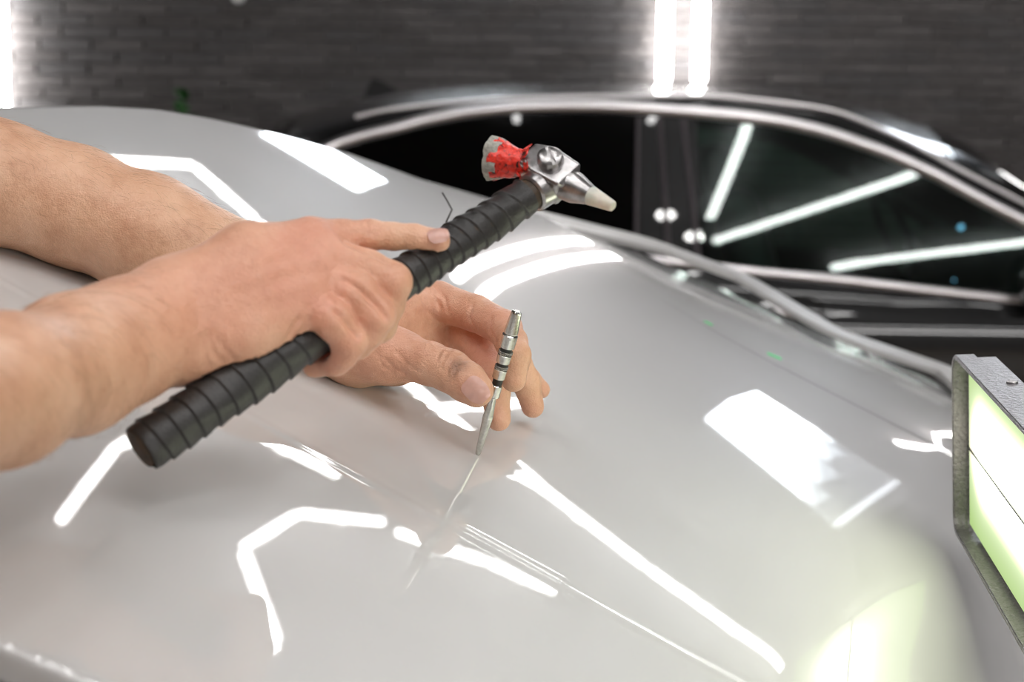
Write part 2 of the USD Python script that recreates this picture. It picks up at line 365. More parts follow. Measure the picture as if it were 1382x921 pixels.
# inner frame of pressed sheet below it, seen past the near edge
near = HOUT
ring_o = np.array(_hp.buffer(.0060).intersection(shapely.box(-1, -1, 1, -.12)).union(_hp.buffer(-.004)).exterior.coords)[:-1]; ring_i = np.array(_hp.buffer(-.05).exterior.coords)[:-1]
def ring_mesh(outer, inner, z0, z1):
    pg = Polygon(outer, [inner]); m = trimesh.creation.extrude_polygon(pg, z1 - z0, engine='earcut'); m.apply_translation((0, 0, z0)); return m
rm = ring_mesh(ring_o, ring_i, 0, .006)
q = rm.vertices
zc = hood_h(np.clip(q[:, 0], -.47, .51), np.clip(q[:, 1], -.42, .74))
rm.vertices = HP + q[:, :1] * HU + q[:, 1:2] * HV + (q[:, 2:3] - .0160 + zc[:, None]) * HS
M_inner = plain('grey_primer', (0.42, 0.41, 0.40), 0.45)
obj('inner_frame', rm, M_inner, hood, smooth=30)
# work stand that carries the hood
M_stand = plain('stand_steel', (0.08, 0.08, 0.085), 0.45, 0.6)
sd = thing('panel_stand', 'dark tubular work stand holding up the white hood', 'stand', (HP[0], HP[1], 0))
und_p = lambda u, v: HP + u * HU + v * HV - .0300 * HS
for u, v in ((-.27, .04), (-.32, .28), (.13, -.15), (.13, .38)):
    p = und_p(u, v); obj('leg', tube([(p[0], p[1], 0.0), (p[0], p[1], p[2] * .5), p], .016, 12), M_stand, sd)
for (u0, v0), (u1, v1) in (((-.26, .0), (-.335, .34)), ((.13, -.19), (.13, .42)), ((-.28, .13), (.13, .15))):
    p, q = und_p(u0, v0), und_p(u1, v1); obj('rail', tube([p, (p + q) / 2, q], .014, 12), M_stand, sd)
# two scraps of green marking tape
M_green = plain('green_tape', (0.02, 0.62, 0.16), 0.5)
for k, (px, py, w_, h_, a_) in enumerate([(1045, 481, .013, .008, .3), (956, 436.5, .008, .005, -.4)]):
    uv = first_meet(px, py, 0.0003)
    m = rbox((w_, h_, .0006), .0002, 6); 
    g = np.array(m.vertices); c, s_ = math.cos(a_), math.sin(a_)
    uu = uv[0] + g[:, 0] * c - g[:, 1] * s_; vv = uv[1] + g[:, 0] * s_ + g[:, 1] * c
    m.vertices = hood_p(uu, vv, .0004) + g[:, 2:3] * HS
    obj('tape_scrap', m, M_green, None, False, ['small scrap of green tape stuck on the white hood, the larger of two', 'tiny green tape scrap on the white hood, the smaller of two'][k], 'tape')

# honeycomb of LED tubes under the ceiling
ZT = 3.335
cl = thing('ceiling_light', 'honeycomb of white LED tubes on the dark ceiling, reflected as bent lines in the hood', 'light', (0.5, 4.5, ZC))
POLY = [[(.62, 4.42), (.17, 4.25), (-.06, 3.72), (-.05, 3.24)],
        [(.84, 4.35), (.54, 4.02), (.43, 3.66), (.66, 3.39), (.59, 3.24)],
        [(.89, 4.34), (1.29, 4.60), (1.62, 4.76)],
        [(-.82, 5.4), (-.60, 5.98), (-.22, 5.90), (.55, 5.52), (.90, 5.45), (1.22, 5.46)],
        [(.90, 5.47), (1.39, 6.33)], [(1.30, 5.47), (2.1, 5.52), (3.2, 5.70)]]
for pl in POLY:
    for (a, b), (c, d) in zip(pl[:-1], pl[1:]):
        L = math.hypot(c - a, d - b); e = .012 / L
        p = np.array([a + (c - a) * e, b + (d - b) * e, ZT]); q = np.array([c - (c - a) * e, d - (d - b) * e, ZT])
        led_bar(p, q, cl, .030)
        mdl = (p + q) / 2; obj('bracket', box(mdl[0] - .02, mdl[1] - .02, ZT + .02, mdl[0] + .02, mdl[1] + .02, ZC), M_housing, cl, smooth=False)
POLY2 = [[(-2.6, -1.6), (-1.9, -1.2), (-1.2, -1.6), (-.5, -1.2), (.2, -1.6), (.9, -1.2), (1.6, -1.6), (2.3, -1.2)],
         [(-1.9, -1.2), (-1.9, -.4), (-1.2, 0), (-.5, -.4), (-.5, -1.2)], [(-.5, -.4), (.2, 0), (.9, -.4), (.9, -1.2)], [(.9, -.4), (1.6, 0), (2.3, -.4), (2.3, -1.2)],
         [(-1.2, 0), (-1.2, .8)], [(.2, 0), (.2, .8)], [(1.6, 0), (1.6, .8)]]
for pl in [[(1.09, 3.36), (.96, 2.42)], [(1.0, 2.18), (2.12, 2.98)], [(1.68, 1.92), (2.72, 2.24)]]:
    for (a, b), (c, d) in zip(pl[:-1], pl[1:]):
        p, q = np.array([a, b, ZT]), np.array([c, d, ZT]); led_bar(p, q, cl, .045); mdl = (p + q) / 2
        obj('bracket', box(mdl[0] - .02, mdl[1] - .02, ZT + .02, mdl[0] + .02, mdl[1] + .02, ZC), M_housing, cl, smooth=False)
wl = thing('wall_light', 'two long level LED tubes on the wall behind the viewer, mirrored in the black door', 'light', (3, Y0, 1.2))
for z in (1.5, 2.2):
    led_bar((1.2, Y0 + .06, z), (4.8, Y0 + .06, z), wl, .10)
    obj('bracket', box(2.9, Y0, z - .02, 3.0, Y0 + .02, z + .02), M_housing, wl, smooth=False)
cl2 = thing('ceiling_light', 'honeycomb of white LED tubes on the ceiling behind the viewer, lighting hands and hammer', 'light', (0, -.6, ZC))
for pl in POLY2:
    for (a, b), (c, d) in zip(pl[:-1], pl[1:]):
        p, q = np.array([a, b, ZT]), np.array([c, d, ZT]); e = (q - p) / np.linalg.norm(q - p) * .012
        led_bar(p + e, q - e, cl2, .06); mdl = (p + q) / 2
        obj('bracket', box(mdl[0] - .02, mdl[1] - .02, ZT + .02, mdl[0] + .02, mdl[1] + .02, ZC), M_housing, cl2, smooth=False)

#CAR-BEGIN
# ---------------------------------------------------------------- the black saloon car behind
def curve(pts, Y):
    a = np.array(pts, float); x, z = on_y(a[:, 0], a[:, 1], Y); return PchipInterpolator(x, z)
YB, YC, YR, YM = 4.20, 4.42, 4.48, 5.06
f_chrome = curve([(-200, 330), (250, 318), (340, 312), (375, 292), (390, 262), (415, 225), (440, 202), (480, 186), (528, 174), (581, 160.5), (634, 151), (717, 144), (790, 143), (860, 146), (932, 151), (1018, 159), (1089, 172), (1170, 198), (1242, 230), (1309, 268), (1382, 308), (1440, 345), (1490, 385), (1530, 412), (1700, 432), (2000, 470)], YC)
f_belt = curve([(-200, 345), (100, 335), (375, 322), (600, 332), (884, 352), (1018, 367), (1127, 377), (1242, 390), (1357, 403), (1530, 424), (1700, 445), (2000, 485)], YB)
f_rail = curve([(-200, 300), (200, 280), (300, 238), (370, 196), (440, 172), (520, 151), (600, 141), (720, 134), (860, 131.5), (955, 131.5), (1018, 137), (1113, 150), (1194, 182), (1290, 236), (1337, 262), (1382, 288), (1440, 326), (1490, 368), (1530, 398), (1700, 420), (2000, 460)], YR)
f_roof = curve([(-200, 262), (60, 255), (200, 240), (300, 207), (370, 175), (415, 155), (460, 140), (540, 125), (620, 117), (690, 113), (800, 112.5), (900, 117), (1000, 122), (1100, 133), (1200, 158), (1260, 180), (1320, 220), (1382, 264), (1440, 306), (1490, 342), (1530, 362), (1700, 392), (2000, 445)], YM)
px2x = lambda px, Y: float(on_y(px, 300, Y)[0])
XA, XZ = px2x(-130, YB), px2x(1960, YB)
XS = np.unique(np.concatenate([np.linspace(XA, XZ, 150), np.linspace(px2x(360, YC), px2x(560, YC), 40)]))
def y_glass(z): return YB + .47 * (z - .90) + .10 * (z - .90) ** 2
def section(x, inset=0.0):
    zb, zc, zr, zs = float(f_belt(x)), float(f_chrome(x)), float(f_rail(x)), float(f_roof(x))
    zc = max(zc, zb + .01); zr = max(zr, zc + .012); zs = max(zs, zr + .01)
    e = (x - XA) / (XZ - XA); end = max(0, .09 - e, e - .91) / .09; tuck = .28 * end ** 2
    k = min(1, max(0, (zc - zb) / .42))
    bow = .012 * ((x - 1.0) / 1.2) ** 2; yb = y_glass(zb) + bow; yc = y_glass(zc) + bow; yr = yc + .045
    low = np.array([(4.30, .20), (4.235, .24), (4.19, .34), (4.135, .50), (4.115, .66), (4.126, .75), (4.136, .825), (4.18, max(.85, zb - .02)), (yb, zb)])
    low[:, 1] = np.minimum(low[:, 1], zb); low[:, 1] = np.maximum.accumulate(low[:, 1])
    s = np.linspace(0, 1, 8)[1:]; zz = zb + (zc - zb) * s; side = np.stack([y_glass(zz) + bow, zz], 1)
    rail = np.array([(yc + .02, zc + (zr - zc) * .6), (yr, zr)])
    t = np.linspace(0, 1, 13)[1:]; roof = np.stack([yr + (YM - yr) * t, zr + (zs - zr) * (1 - (1 - t) ** 2.3)], 1)
    half = np.vstack([low, side, rail, roof]); half[:, 0] = half[:, 0] + (YM - half[:, 0]) * tuck
    return half
HALF = np.array([section(x) for x in XS]); NJ = HALF.shape[1]
FULL = np.concatenate([HALF, HALF[:, -2::-1] * [-1, 1] + [2 * YM, 0]], 1)
G = np.concatenate([np.broadcast_to(XS[:, None, None], FULL.shape[:2] + (1,)), FULL], 2)        # stations x section points x xyz
JB, JC, JR = 8, 15, 17                                        # belt, chrome line, roof rail
x_dlo0, x_dlo1 = px2x(378, YC), px2x(1492, YC)
xb0, xb1 = px2x(866, YC - .1), px2x(936, YC - .1)
ws0, ws1 = px2x(1212, YM), px2x(1500, YM); rw0, rw1 = px2x(285, YM), px2x(430, YM)
ni, nj = G.shape[:2]
fi, fj = np.meshgrid(np.arange(ni - 1), np.arange(nj - 1), indexing='ij')
xm = (XS[fi] + XS[fi + 1]) / 2; mj = np.where(fj >= NJ - 1, nj - 2 - fj, fj)
is_side = (mj >= JB) & (mj < JC) & (xm > x_dlo0) & (xm < x_dlo1)
is_ws = (mj >= JR) & (xm > ws0) & (xm < ws1); is_rw = (mj >= JR) & (xm > rw0) & (xm < rw1)
def car_faces(mask, solid=0.0):
    q = np.stack([fi * nj + fj, (fi + 1) * nj + fj, (fi + 1) * nj + fj + 1, fi * nj + fj + 1], -1)[mask]
    m = trimesh.Trimesh(G.reshape(-1, 3), np.vstack([q[:, [0, 1, 2]], q[:, [0, 2, 3]]]), process=False); m.remove_unreferenced_vertices(); return m
#CAR-END
def thick(m, t):
    n = np.array(m.vertex_normals); nv = len(m.vertices)
    e = np.sort(m.edges, axis=1); u, inv, cnt = np.unique(e, axis=0, return_inverse=True, return_counts=True)
    bd = m.edges[cnt[inv.ravel()] == 1]
    side = np.vstack([np.stack([bd[:, 1], bd[:, 0], bd[:, 0] + nv], 1), np.stack([bd[:, 1], bd[:, 0] + nv, bd[:, 1] + nv], 1)])
    return trimesh.Trimesh(np.vstack([m.vertices, m.vertices - n * t]), np.vstack([m.faces, m.faces[:, ::-1] + nv, side]), process=False)
def tinted(name, col, amt=0.0):
    return mat(name, {'t': ('transparent_bsdf', dict(color=col)), 'g': ('glossy_bsdf', dict(roughness=0.004, color=(1, 1, 1))), 'f': ('fresnel', dict(IOR=1.5)), 'm': ('mix_closure', {})},
               [('f.fac', 'm.fac'), ('t.BSDF', 'm.closure1'), ('g.BSDF', 'm.closure2')], surface='m.closure')
M_glass_dark = tinted('privacy_glass', (0.03, 0.035, 0.035)); M_glass = tinted('tinted_glass', (0.62, 0.74, 0.69))
car = thing('saloon_car', 'glossy black saloon car with chrome window trim parked by the brick wall', 'car', (float(XS.mean()), YM, 0))
body = car_faces(~(is_side | is_ws | is_rw)); obj('body', thick(body, .02), M_black, car, smooth=45)
for nm, msk, mt, lab in (('rear_door_window', is_side & (xm < xb0) & (fj < NJ), M_glass_dark, 'dark tinted rear glass'), ('front_door_window', is_side & (xm >= xb1) & (fj < NJ), M_glass, 'lightly tinted front side glass'),
                    ('pillar_panel', is_side & (xm >= xb0) & (xm < xb1) & (fj < NJ), M_black, 'gloss black pillar between the doors'),
                    ('far_side_window', is_side & (fj >= NJ) , M_glass, None), ('windshield', is_ws, M_glass, None), ('rear_window', is_rw, M_glass_dark, None)):
    obj(nm, thick(car_faces(msk), .004), mt, car, smooth=45, label=lab)
def car_line(j, x0, x1, r, name, m, push=.004, dz=0., sides=10):
    k = (XS >= x0) & (XS <= x1); P = G[k, j].copy(); P[:, 1] -= push; P[:, 2] += dz
    return obj(name, tube(P, r, sides), m, car, smooth=50)
car_line(JC, x_dlo0 - .01, x_dlo1, .0185, 'window_trim', M_chrome)
car_line(JB, x_dlo0 - .01, x_dlo1 - .1, .0145, 'belt_trim', M_chrome)
car_line(JR, px2x(480, YR), x_dlo1 - .05, .0075, 'roof_rail', M_chrome, .004, .004)
M_edge = plain('pillar_edge', (0.16, 0.14, 0.15), 0.3, 0.6)
def on_side(px, py):
    """point of the car's near side in that sight line"""
    best = None
    for _Y in np.linspace(4.08, 4.5, 85):
        x, z = on_y(px, py, _Y); s = np.array(section(float(x))[:JR + 1]); y = np.interp(z, s[:, 1], s[:, 0])
        if best is None or abs(y - _Y) < best[0]: best = (abs(y - _Y), np.array([float(x), y, float(z)]))
    return best[1]
for a, b in (((890, 160), (902, 345)), ((922, 163), (942, 348)), ((861, 158), (858, 345))):
    P = np.array([on_side(a[0] + (b[0] - a[0]) * t, a[1] + (b[1] - a[1]) * t) for t in np.linspace(0, 1, 8)]); P[:, 1] -= .003
    obj('pillar_edge', tube(P, .008 if a[0] > 870 else .005, 8), M_edge, car)
# door handle in its oval cup
c0, c1 = on_side(1003, 415), on_side(1110, 424)
th = np.linspace(0, 2 * np.pi, 41); ctr = (c0 + c1) / 2; hw = (c1[0] - c0[0]) / 2
ring = np.stack([ctr[0] + hw * np.cos(th), np.full(41, ctr[1] - .004), ctr[2] + .048 * np.sin(th)], 1)
cup = obj('handle_cup', cat_(tube(ring, .0045, 8, caps=False)), M_trim, car)
h0, h1 = on_side(1030, 417), on_side(1106, 427)
hp = np.array([h0 + (h1 - h0) * t for t in np.linspace(0, 1, 15)]); hp[:, 1] -= .012 + .03 * np.sin(np.linspace(0, np.pi, 15)) ** .6
obj('door_handle', tube(hp, .011 * (1 - .3 * np.abs(np.linspace(-1, 1, 15)) ** 3), 12), M_chrome, car, label='chrome door handle')
# wing mirror
mc = on_side(1397, 388) + [0.01, -.11, .01]
mm = rbox((.17, .13, .135), .045, 16); mm.apply_translation(mc)
mr = obj('wing_mirror', mm, M_black, car); obj('mirror_arm', tube([mc + [0, .04, -.05], mc + [.0, .12, -.07], mc + [0, .18, -.08]], .02, 10), M_trim, mr)
# shark-fin aerial
fx, fz = on_y(517, 124, YM); fz = float(f_roof(float(fx)))
fin = Polygon([(-.07, 0), (.09, 0), (.065, .022), (-.005, .062), (-.04, .068), (-.045, .05)])
fm = trimesh.creation.extrude_polygon(fin, .028, engine='earcut'); fm.apply_transform(frame((float(fx), YM + .014, fz - .012), (1, 0, 0), (0, 0, 1), (0, -1, 0)))
obj('roof_aerial', fm, M_trim, car)
# cabin
M_seat = plain('black_leather', (0.02, 0.02, 0.02), 0.5)
def seat(x, y):
    b = rbox((.5, .5, .16), .06, 12); b.apply_translation((x, y, .52))
    k = rbox((.16, .48, .62), .07, 12); k.apply_transform(trimesh.transformations.rotation_matrix(-.3, (0, 1, 0))); k.apply_translation((x - .27, y, .85))
    s = obj('seat', cat_(b, k), M_seat, car); hd = rbox((.10, .26, .17), .045, 12); hd.apply_transform(trimesh.transformations.rotation_matrix(-.2, (0, 1, 0))); hd.apply_translation((x - .385, y, 1.2))
    obj('headrest', hd, M_seat, s)
sx = px2x(1130, 4.6)
for y in (4.68, 5.42): seat(sx, y)
for y in (4.68, 5.42): seat(sx - .95, y)
ds = rbox((.42, 1.35, .22), .08, 12); ds.apply_translation((px2x(1400, 4.8), YM, .86)); obj('dashboard', ds, M_seat, car)
tor = trimesh.creation.torus(.18, .016, 32, 12); T = trimesh.transformations.rotation_matrix(1.15, (0, 1, 0)); tor.apply_transform(T); tor.apply_translation((px2x(1400, 4.8) - .32, 5.42, .98)); obj('steering_wheel', tor, M_trim, car)
M_bluelamp = glow('dash_light', (0.25, 0.6, 1.0), 2.5)
for px, py in ((1297, 307), (1293, 362), (1290, 378)):
    x, z = on_y(px, py, 5.0); s = trimesh.creation.icosphere(2, .009); s.apply_translation((float(x), 5.0, float(z))); obj('dash_light', s, M_bluelamp, car, label='small blue lit dash lamp')
# wheels
for xw in (px2x(230, YB), px2x(1650, YB)):
    for yw, sg in ((4.28, -1), (2 * YM - 4.28, 1)):
        w = obj('tyre', lathe([(-.11, .2), (-.11, .29), (-.09, .325), (.09, .325), (.11, .29), (.11, .2)], (xw, yw - sg * .0, .325), (0, sg, 0), 48), M_rubber, car)
        obj('wheel_rim', lathe([(.02, .03), (.09, .04), (.06, .1), (.105, .215), (-.02, .218)], (xw, yw, .325), (0, sg, 0), 40), M_steel, w)

# ---------------------------------------------------------------- hammer
HK = 0.80                                      # handle about 20 mm thick
H0, H1 = at(189, 606, .528), at(735, 250, .632)
HA = unit(H1 - H0); HL = np.linalg.norm(H1 - H0)
hz = unit(-FWD - HA * (-FWD @ HA))             # towards the viewer, across the handle
hx = np.cross(HA, hz)                          # down-right in the picture
if (hx @ RIGHT) < 0: hx = -hx
def hm(s, a=0., b=0.): return H0 + s * HA + a * hx + b * hz
hammer = thing('hammer', 'body hammer with black taped handle, red-taped face and pale tip, in the right hand', 'hammer', H0)
M_tape = plain('black_grip_tape', (0.028, 0.026, 0.025), 0.42, bump=0.00025, bscale=900, vary=0.25)
M_butt = plain('worn_wood_end', (0.055, 0.032, 0.016), 0.6, bump=0.0006, bscale=220, vary=0.5)
HR = lambda s: .00985 - .0016 * np.clip(s / HL, 0, 1)
def hl(prof, *a): return lathe([(x, r * HK) for x, r in prof], *a)
def wrap_mesh():
    """one spiral of tape: each turn overlaps the last with a small raised lip"""
    L, turns = HL - .012, 25; n_s, n_a = 760, 44
    s = np.linspace(0.0, L, n_s); a = np.linspace(0, 2 * np.pi, n_a, endpoint=False)
    S, A = np.meshgrid(s, a, indexing='ij')
    ph = S / L * turns * (1 + .05 * np.sin(S / L * 9)) + A / (2 * np.pi) * 1.0 + .12 * np.sin(A + S * 60)
    fr = ph - np.floor(ph)
    lip = .00095 * np.where(fr < .07, np.sin(fr / .07 * np.pi / 2), 1 - (fr - .07) / .93) ** 1.1
    lump = .00035 * np.sin(3 * A + S * 150) + .0004 * np.sin(A * 2 + S * 47)
    r = HR(S) - .0006 + lip + lump + .0005 * np.exp(-((S - .42 * L) / .004) ** 2)
    r = r * np.where(S < .0035, .90 + .10 * np.sqrt(np.clip(S / .0035, 0, 1)), 1)
    P = H0 + S[..., None] * HA + r[..., None] * (np.cos(A)[..., None] * hx + np.sin(A)[..., None] * hz)
    P = np.concatenate([P, P[:, :1]], 1); m = sheet(P)
    return m
wm_ = wrap_mesh(); wm_.merge_vertices(); 
if wm_.volume < 0: wm_.invert()
obj('grip_tape', wm_, M_tape, hammer, smooth=60)
core = hl([(-.0010, .001), (-.0012, .006), (-.0004, .0098), (.0015, .0108), (.01, .0104), (HL * .5, .0098), (HL - .004, .0088)], H0, HA, 32)
obj('handle_core', core, M_butt, hammer, smooth=40, label='brown worn butt end of the handle')
HK = 0.60                                      # the head is small for the grip
# the head: frame measured from the picture
hd0 = at(741, 226, .630)
dt = unit(at(829, 279, .616) - hd0)             # towards the plastic tip
du = unit(unit(at(740, 205, .612) - at(744, 262, .632)) - dt * (unit(at(740, 205, .612) - at(744, 262, .632)) @ dt))   # towards the bolt
dw = np.cross(dt, du)
HF = lambda p, q, r: hd0 + HK * (p * dt + q * du + r * dw)
ferr = hl([(HL - .009, .0128), (HL - .008, .0146), (HL + .000, .0150), (HL + .002, .0138), (HL + .003, .004)], H0, HA, 36)
def hull_pts(pts, r=.0012, seg=8):
    sp = m3.Manifold.sphere(r, seg); return to_tm(m3.Manifold.batch_hull([sp.translate(list(map(float, p))) for p in pts]))
blk = hull_pts([HF(a, b, c) for a, b, c in ((-.017, .0005, -.009), (-.017, .0005, .009), (.015, .0015, -.0105), (.015, .0015, .0105), (-.012, -.017, -.008), (-.012, -.017, .008), (.014, -.017, -.0095), (.014, -.017, .0095))], .0022, 12)
yoke = hull_pts([HF(a, b, c) for a, b, c in ((-.018, .003, -.0075), (-.018, .003, .0075), (-.006, .004, -.0125), (-.006, .004, .0125), (.017, .004, -.011), (.017, .004, .011), (.019, .001, -.008), (.019, .001, .008))], .0016, 12)
obj('head_body', cat_(blk, yoke), M_steel, hammer, smooth=40)
obj('ferrule', ferr, M_steel, hammer, smooth=40)
bolt = hl([(.0022, .0092), (.0036, .0100), (.0060, .0101), (.0078, .0094), (.0088, .0075), (.0091, .004)], HF(.001, 0, 0), du, 36)
bm3 = m3.Manifold(m3.Mesh(np.asarray(bolt.vertices, np.float32), np.asarray(bolt.faces, np.uint32)))
slot = to_tm(m3.Manifold.cube([.03, .0018, .0024], True)); slot.apply_transform(frame(HF(.001, 0, 0) + .0089 * du, unit(dt * .85 + dw * .5), unit(dw * .85 - dt * .5), du))
sm3 = m3.Manifold(m3.Mesh(np.asarray(slot.vertices, np.float32), np.asarray(slot.faces, np.uint32)))
bb = bm3 - sm3
obj('bolt', to_tm(bb) if bb.num_tri() > 50 else bolt, M_steel, hammer, smooth=35, label='domed slotted steel bolt')
tip0 = HF(.012, -.007, 0)
M_tip = plain('pale_plastic', (0.62, 0.58, 0.50), 0.4, vary=0.08, bscale=300, subsurface_weight=0.2, subsurface_scale=0.004)
tdir = unit(at(828, 279, .616) - tip0); TL = np.linalg.norm(at(828, 279, .616) - tip0)
obj('peen', hl([(-.003, .0105), (.0, .0118), (.003, .0122), (.008, .0116), (TL * .56, .0072), (TL * .58, .0064)], tip0, tdir, 40), M_steel, hammer, smooth=40)
obj('tip', hl([(TL * .55, .0066), (TL * .57, .0072), (TL * .95, .0043), (TL * .985, .0039), (TL, .0030)], tip0, tdir, 36), M_tip, hammer, smooth=40, label='pale plastic tip')
# the far face: steel neck, flared face with worn grey leather and torn red tape
fb = at(668, 214, .640); fdir = unit(fb - hd0); fl = np.linalg.norm(fb - hd0)
obj('neck', hl([(.0065, .0082), (.011, .0075), (fl * .55, .0068), (fl * .75, .0085)], hd0 - .004 * du, unit(fb - hd0 + .004 * du), 28), M_steel, hammer, smooth=40)
M_red = mat('red_tape', {'tc': ('texture_coordinate', {}), 'n': ('noise_texture', dict(scale=330.0, detail=2.0, distortion=1.2)), 'n2': ('noise_texture', dict(scale=240.0, detail=3.0)),
    'r': ('rgb_ramp', {'ramp': [(0, (.02, .015, .015)), (.36, (.03, .015, .012)), (.41, (.62, .03, .02)), (.6, (.85, .05, .03)), (1, (.85, .06, .04))]}), 'b': ('bump', dict(strength=1.0, distance=.0014)), 'p': ('principled_bsdf', dict(roughness=.33))},
    [('tc.object', 'n.vector'), ('tc.object', 'n2.vector'), ('n.fac', 'r.fac'), ('r.color', 'p.base_color'), ('n2.fac', 'b.height'), ('b.normal', 'p.normal')])
M_felt = plain('worn_grey_felt', (0.36, 0.35, 0.31), 0.9, bump=0.0006, bscale=500, vary=0.25)
fa, fb2 = perp(fdir)
def cone_patch(s, rad, rough, seed, cut=None, n_a=64):
    a = np.linspace(0, 2 * np.pi, n_a, endpoint=False); S, A = np.meshgrid(s, a, indexing='ij'); r = np.interp(S, s, np.asarray(rad) * HK)
    base = hd0 + S[..., None] * fdir
    dirv = np.cos(A)[..., None] * fa + np.sin(A)[..., None] * fb2
    P = base + r[..., None] * dirv; nz = meshkit.fbm(P * 190, 3, seed) - .5
    P = P + (rough * nz)[..., None] * dirv + (rough * .8 * (meshkit.fbm(P * 260, 2, seed + 5) - .5))[..., None] * fdir
    return np.concatenate([P, P[:, :1]], 1)
P = cone_patch(np.linspace(fl * .42, fl * .97, 26), np.r_[np.linspace(.0078, .0105, 8), np.linspace(.0108, .0160, 18)], .0034, 3)
m = sheet(P); m.merge_vertices()
if (m.vertex_normals * (m.vertices - (hd0 + fl * .6 * fdir))).sum(1).mean() < 0: m.invert()
obj('red_tape', thick(m, .0006), M_red, hammer, smooth=35, label='torn glossy red tape round the striking face')
P = cone_patch(np.linspace(fl * .84, fl * 1.06, 10), np.linspace(.0140, .0172, 10), .0026, 8)
a_ = np.linspace(0, 2 * np.pi, 65); m = sheet(P); m.merge_vertices()
cap = hl([(fl * .80, .0120), (fl * 1.0, .0150), (fl * 1.05, .0135), (fl * 1.06, .004)], hd0, fdir, 48)
if (m.vertex_normals * (m.vertices - (hd0 + fl * .6 * fdir))).sum(1).mean() < 0: m.invert()
obj('face_cover', cat_(thick(m, .0009), cap), M_felt, hammer, smooth=35, label='ragged grey cover of the striking face')
for k in range(7):
    a = .5 + k * .83; d = math.cos(a) * fa + math.sin(a) * fb2; d2 = -math.sin(a) * fa + math.cos(a) * fb2
    s0 = fl * (.38 + .07 * (k % 3)); b = hd0 + s0 * fdir + .0054 * d
    pts = np.array([b, b + .0016 * d - .002 * fdir, b + .0028 * d - .003 * fdir + .0014 * d2])
    g = np.stack([pts - .0015 * d2, pts, pts + .0015 * d2 + .0008 * d], 1); obj('tape_flap', thick(sheet(g), .0006), M_red, hammer, smooth=False)
# a loose thread on the handle
th_ = [at(602, 300, .597), at(605, 294, .596), at(610, 283, .597), at(603, 270, .598), at(597, 260, .599)]
obj('loose_thread', tube(np.array(th_), .00035, 6), M_tape, hammer, smooth=60)

# ---------------------------------------------------------------- punch
P0_, P1_ = hood_p(np.array([0.0]), np.array([0.0]), 0.0004)[0], at(697.5, 420, .690)
PA = unit(P1_ - P0_); PL = np.linalg.norm(P1_ - P0_)
punch = thing('punch', 'slim steel knock-down punch with knurled bands held upright on the white hood', 'punch', P0_)
M_pst = plain('bright_steel', (0.60, 0.59, 0.55), 0.2, 1.0, bump=0.00004, bscale=700, vary=0.12)
M_blk = plain('blackened_groove', (0.02, 0.02, 0.018), 0.45)
pr_ = lambda pts: [(s * PL, r) for s, r in pts]
obj('shank', lathe(pr_([(0, .0009), (.004, .0013), (.02, .0015), (.26, .0026), (.275, .0027), (.285, .0025), (.40, .0017), (.42, .0019)]), P0_, PA, 32), M_pst, punch, smooth=25)
obj('grip_core', lathe(pr_([(.405, .0016), (.42, .0023), (.60, .0027), (.84, .0031), (.85, .0024)]), P0_, PA, 32), M_blk, punch, smooth=25)
kn = []
for a, b, r in ((.41, .50, .0029), (.54, .612, .0033), (.648, .712, .0035), (.752, .845, .0038)):
    obj('band', lathe(pr_([(a, r - .0006), (a + .006, r), (b - .006, r + .0001), (b, r - .0005)]), P0_, PA, 40), M_pst, punch, smooth=25)
for c, r in ((.618, .0031), (.628, .0030), (.719, .0033), (.729, .0032)):
    for k in range(24):
        an = 2 * np.pi * (k + .5 * (r in (.0030, .0032))) / 24; pa, pb = perp(PA); t_ = trimesh.creation.icosphere(0, .00048); t_.apply_translation(P0_ + c * PL * PA + r * (math.cos(an) * pa + math.sin(an) * pb)); kn.append(t_)
obj('knurling', cat_(*kn), M_pst, punch, smooth=False, kind='stuff')
obj('head', lathe(pr_([(.845, .0030), (.85, .0034), (.86, .0036), (.985, .0027), (.995, .0024), (1.0, .0016)]), P0_, PA, 32), M_pst, punch, smooth=25)

# ---------------------------------------------------------------- inspection lamp at the right
LA, LB = at(1284, 474, .86), at(1286, 716, .88)          # far top and far bottom corner of its front edge
l_dn = unit(LB - LA); lh = np.linalg.norm(LB - LA)
l_ax = -unit(at(930, -70, 1.0) - EYE); l_ax = unit(l_ax - l_dn * (l_ax @ l_dn)); l_n = unit(np.cross(l_ax, l_dn))
if l_n[0] > 0: l_n = -l_n                                  # the face looks left over the hood
LLEN = .52
LF = lambda s, t, o=0.: LA + s * l_ax + t * l_dn + (o - .007) * l_n
lamp = thing('inspection_lamp', 'grey framed dent inspection lamp with a glowing greenish white panel at the right edge', 'lamp', LB)
M_ham = plain('hammered_grey_enamel', (0.20, 0.185, 0.195), 0.33, 0.35, bump=0.0009, bscale=420, vary=0.2)
def rrect(x0, y0, x1, y1, r): return shapely.box(x0 + r, y0 + r, x1 - r, y1 - r).buffer(r, quad_segs=8)
o_ = rrect(0, 0, LLEN, lh, .013); i_ = rrect(.0032, .0032, LLEN - .0032, lh - .0032, .010)
T_l = frame(LF(0, 0), l_ax, l_dn, np.cross(l_ax, l_dn)); sgn = 1 if np.cross(l_ax, l_dn) @ l_n > 0 else -1
def ext(poly, z0, z1):
    m = trimesh.creation.extrude_polygon(poly, z1 - z0, engine='earcut'); m.apply_translation((0, 0, z0)); 
    if sgn < 0: m.apply_transform(np.diag([1, 1, -1, 1.])); m.invert()
    return put(m, T_l)
fr_ = cat_(ext(o_.difference(i_), -.004, .0065), ext(o_.buffer(-.0008).difference(i_.buffer(.0008)), .0064, .0072))
obj('frame', fr_, M_ham, lamp, smooth=35)
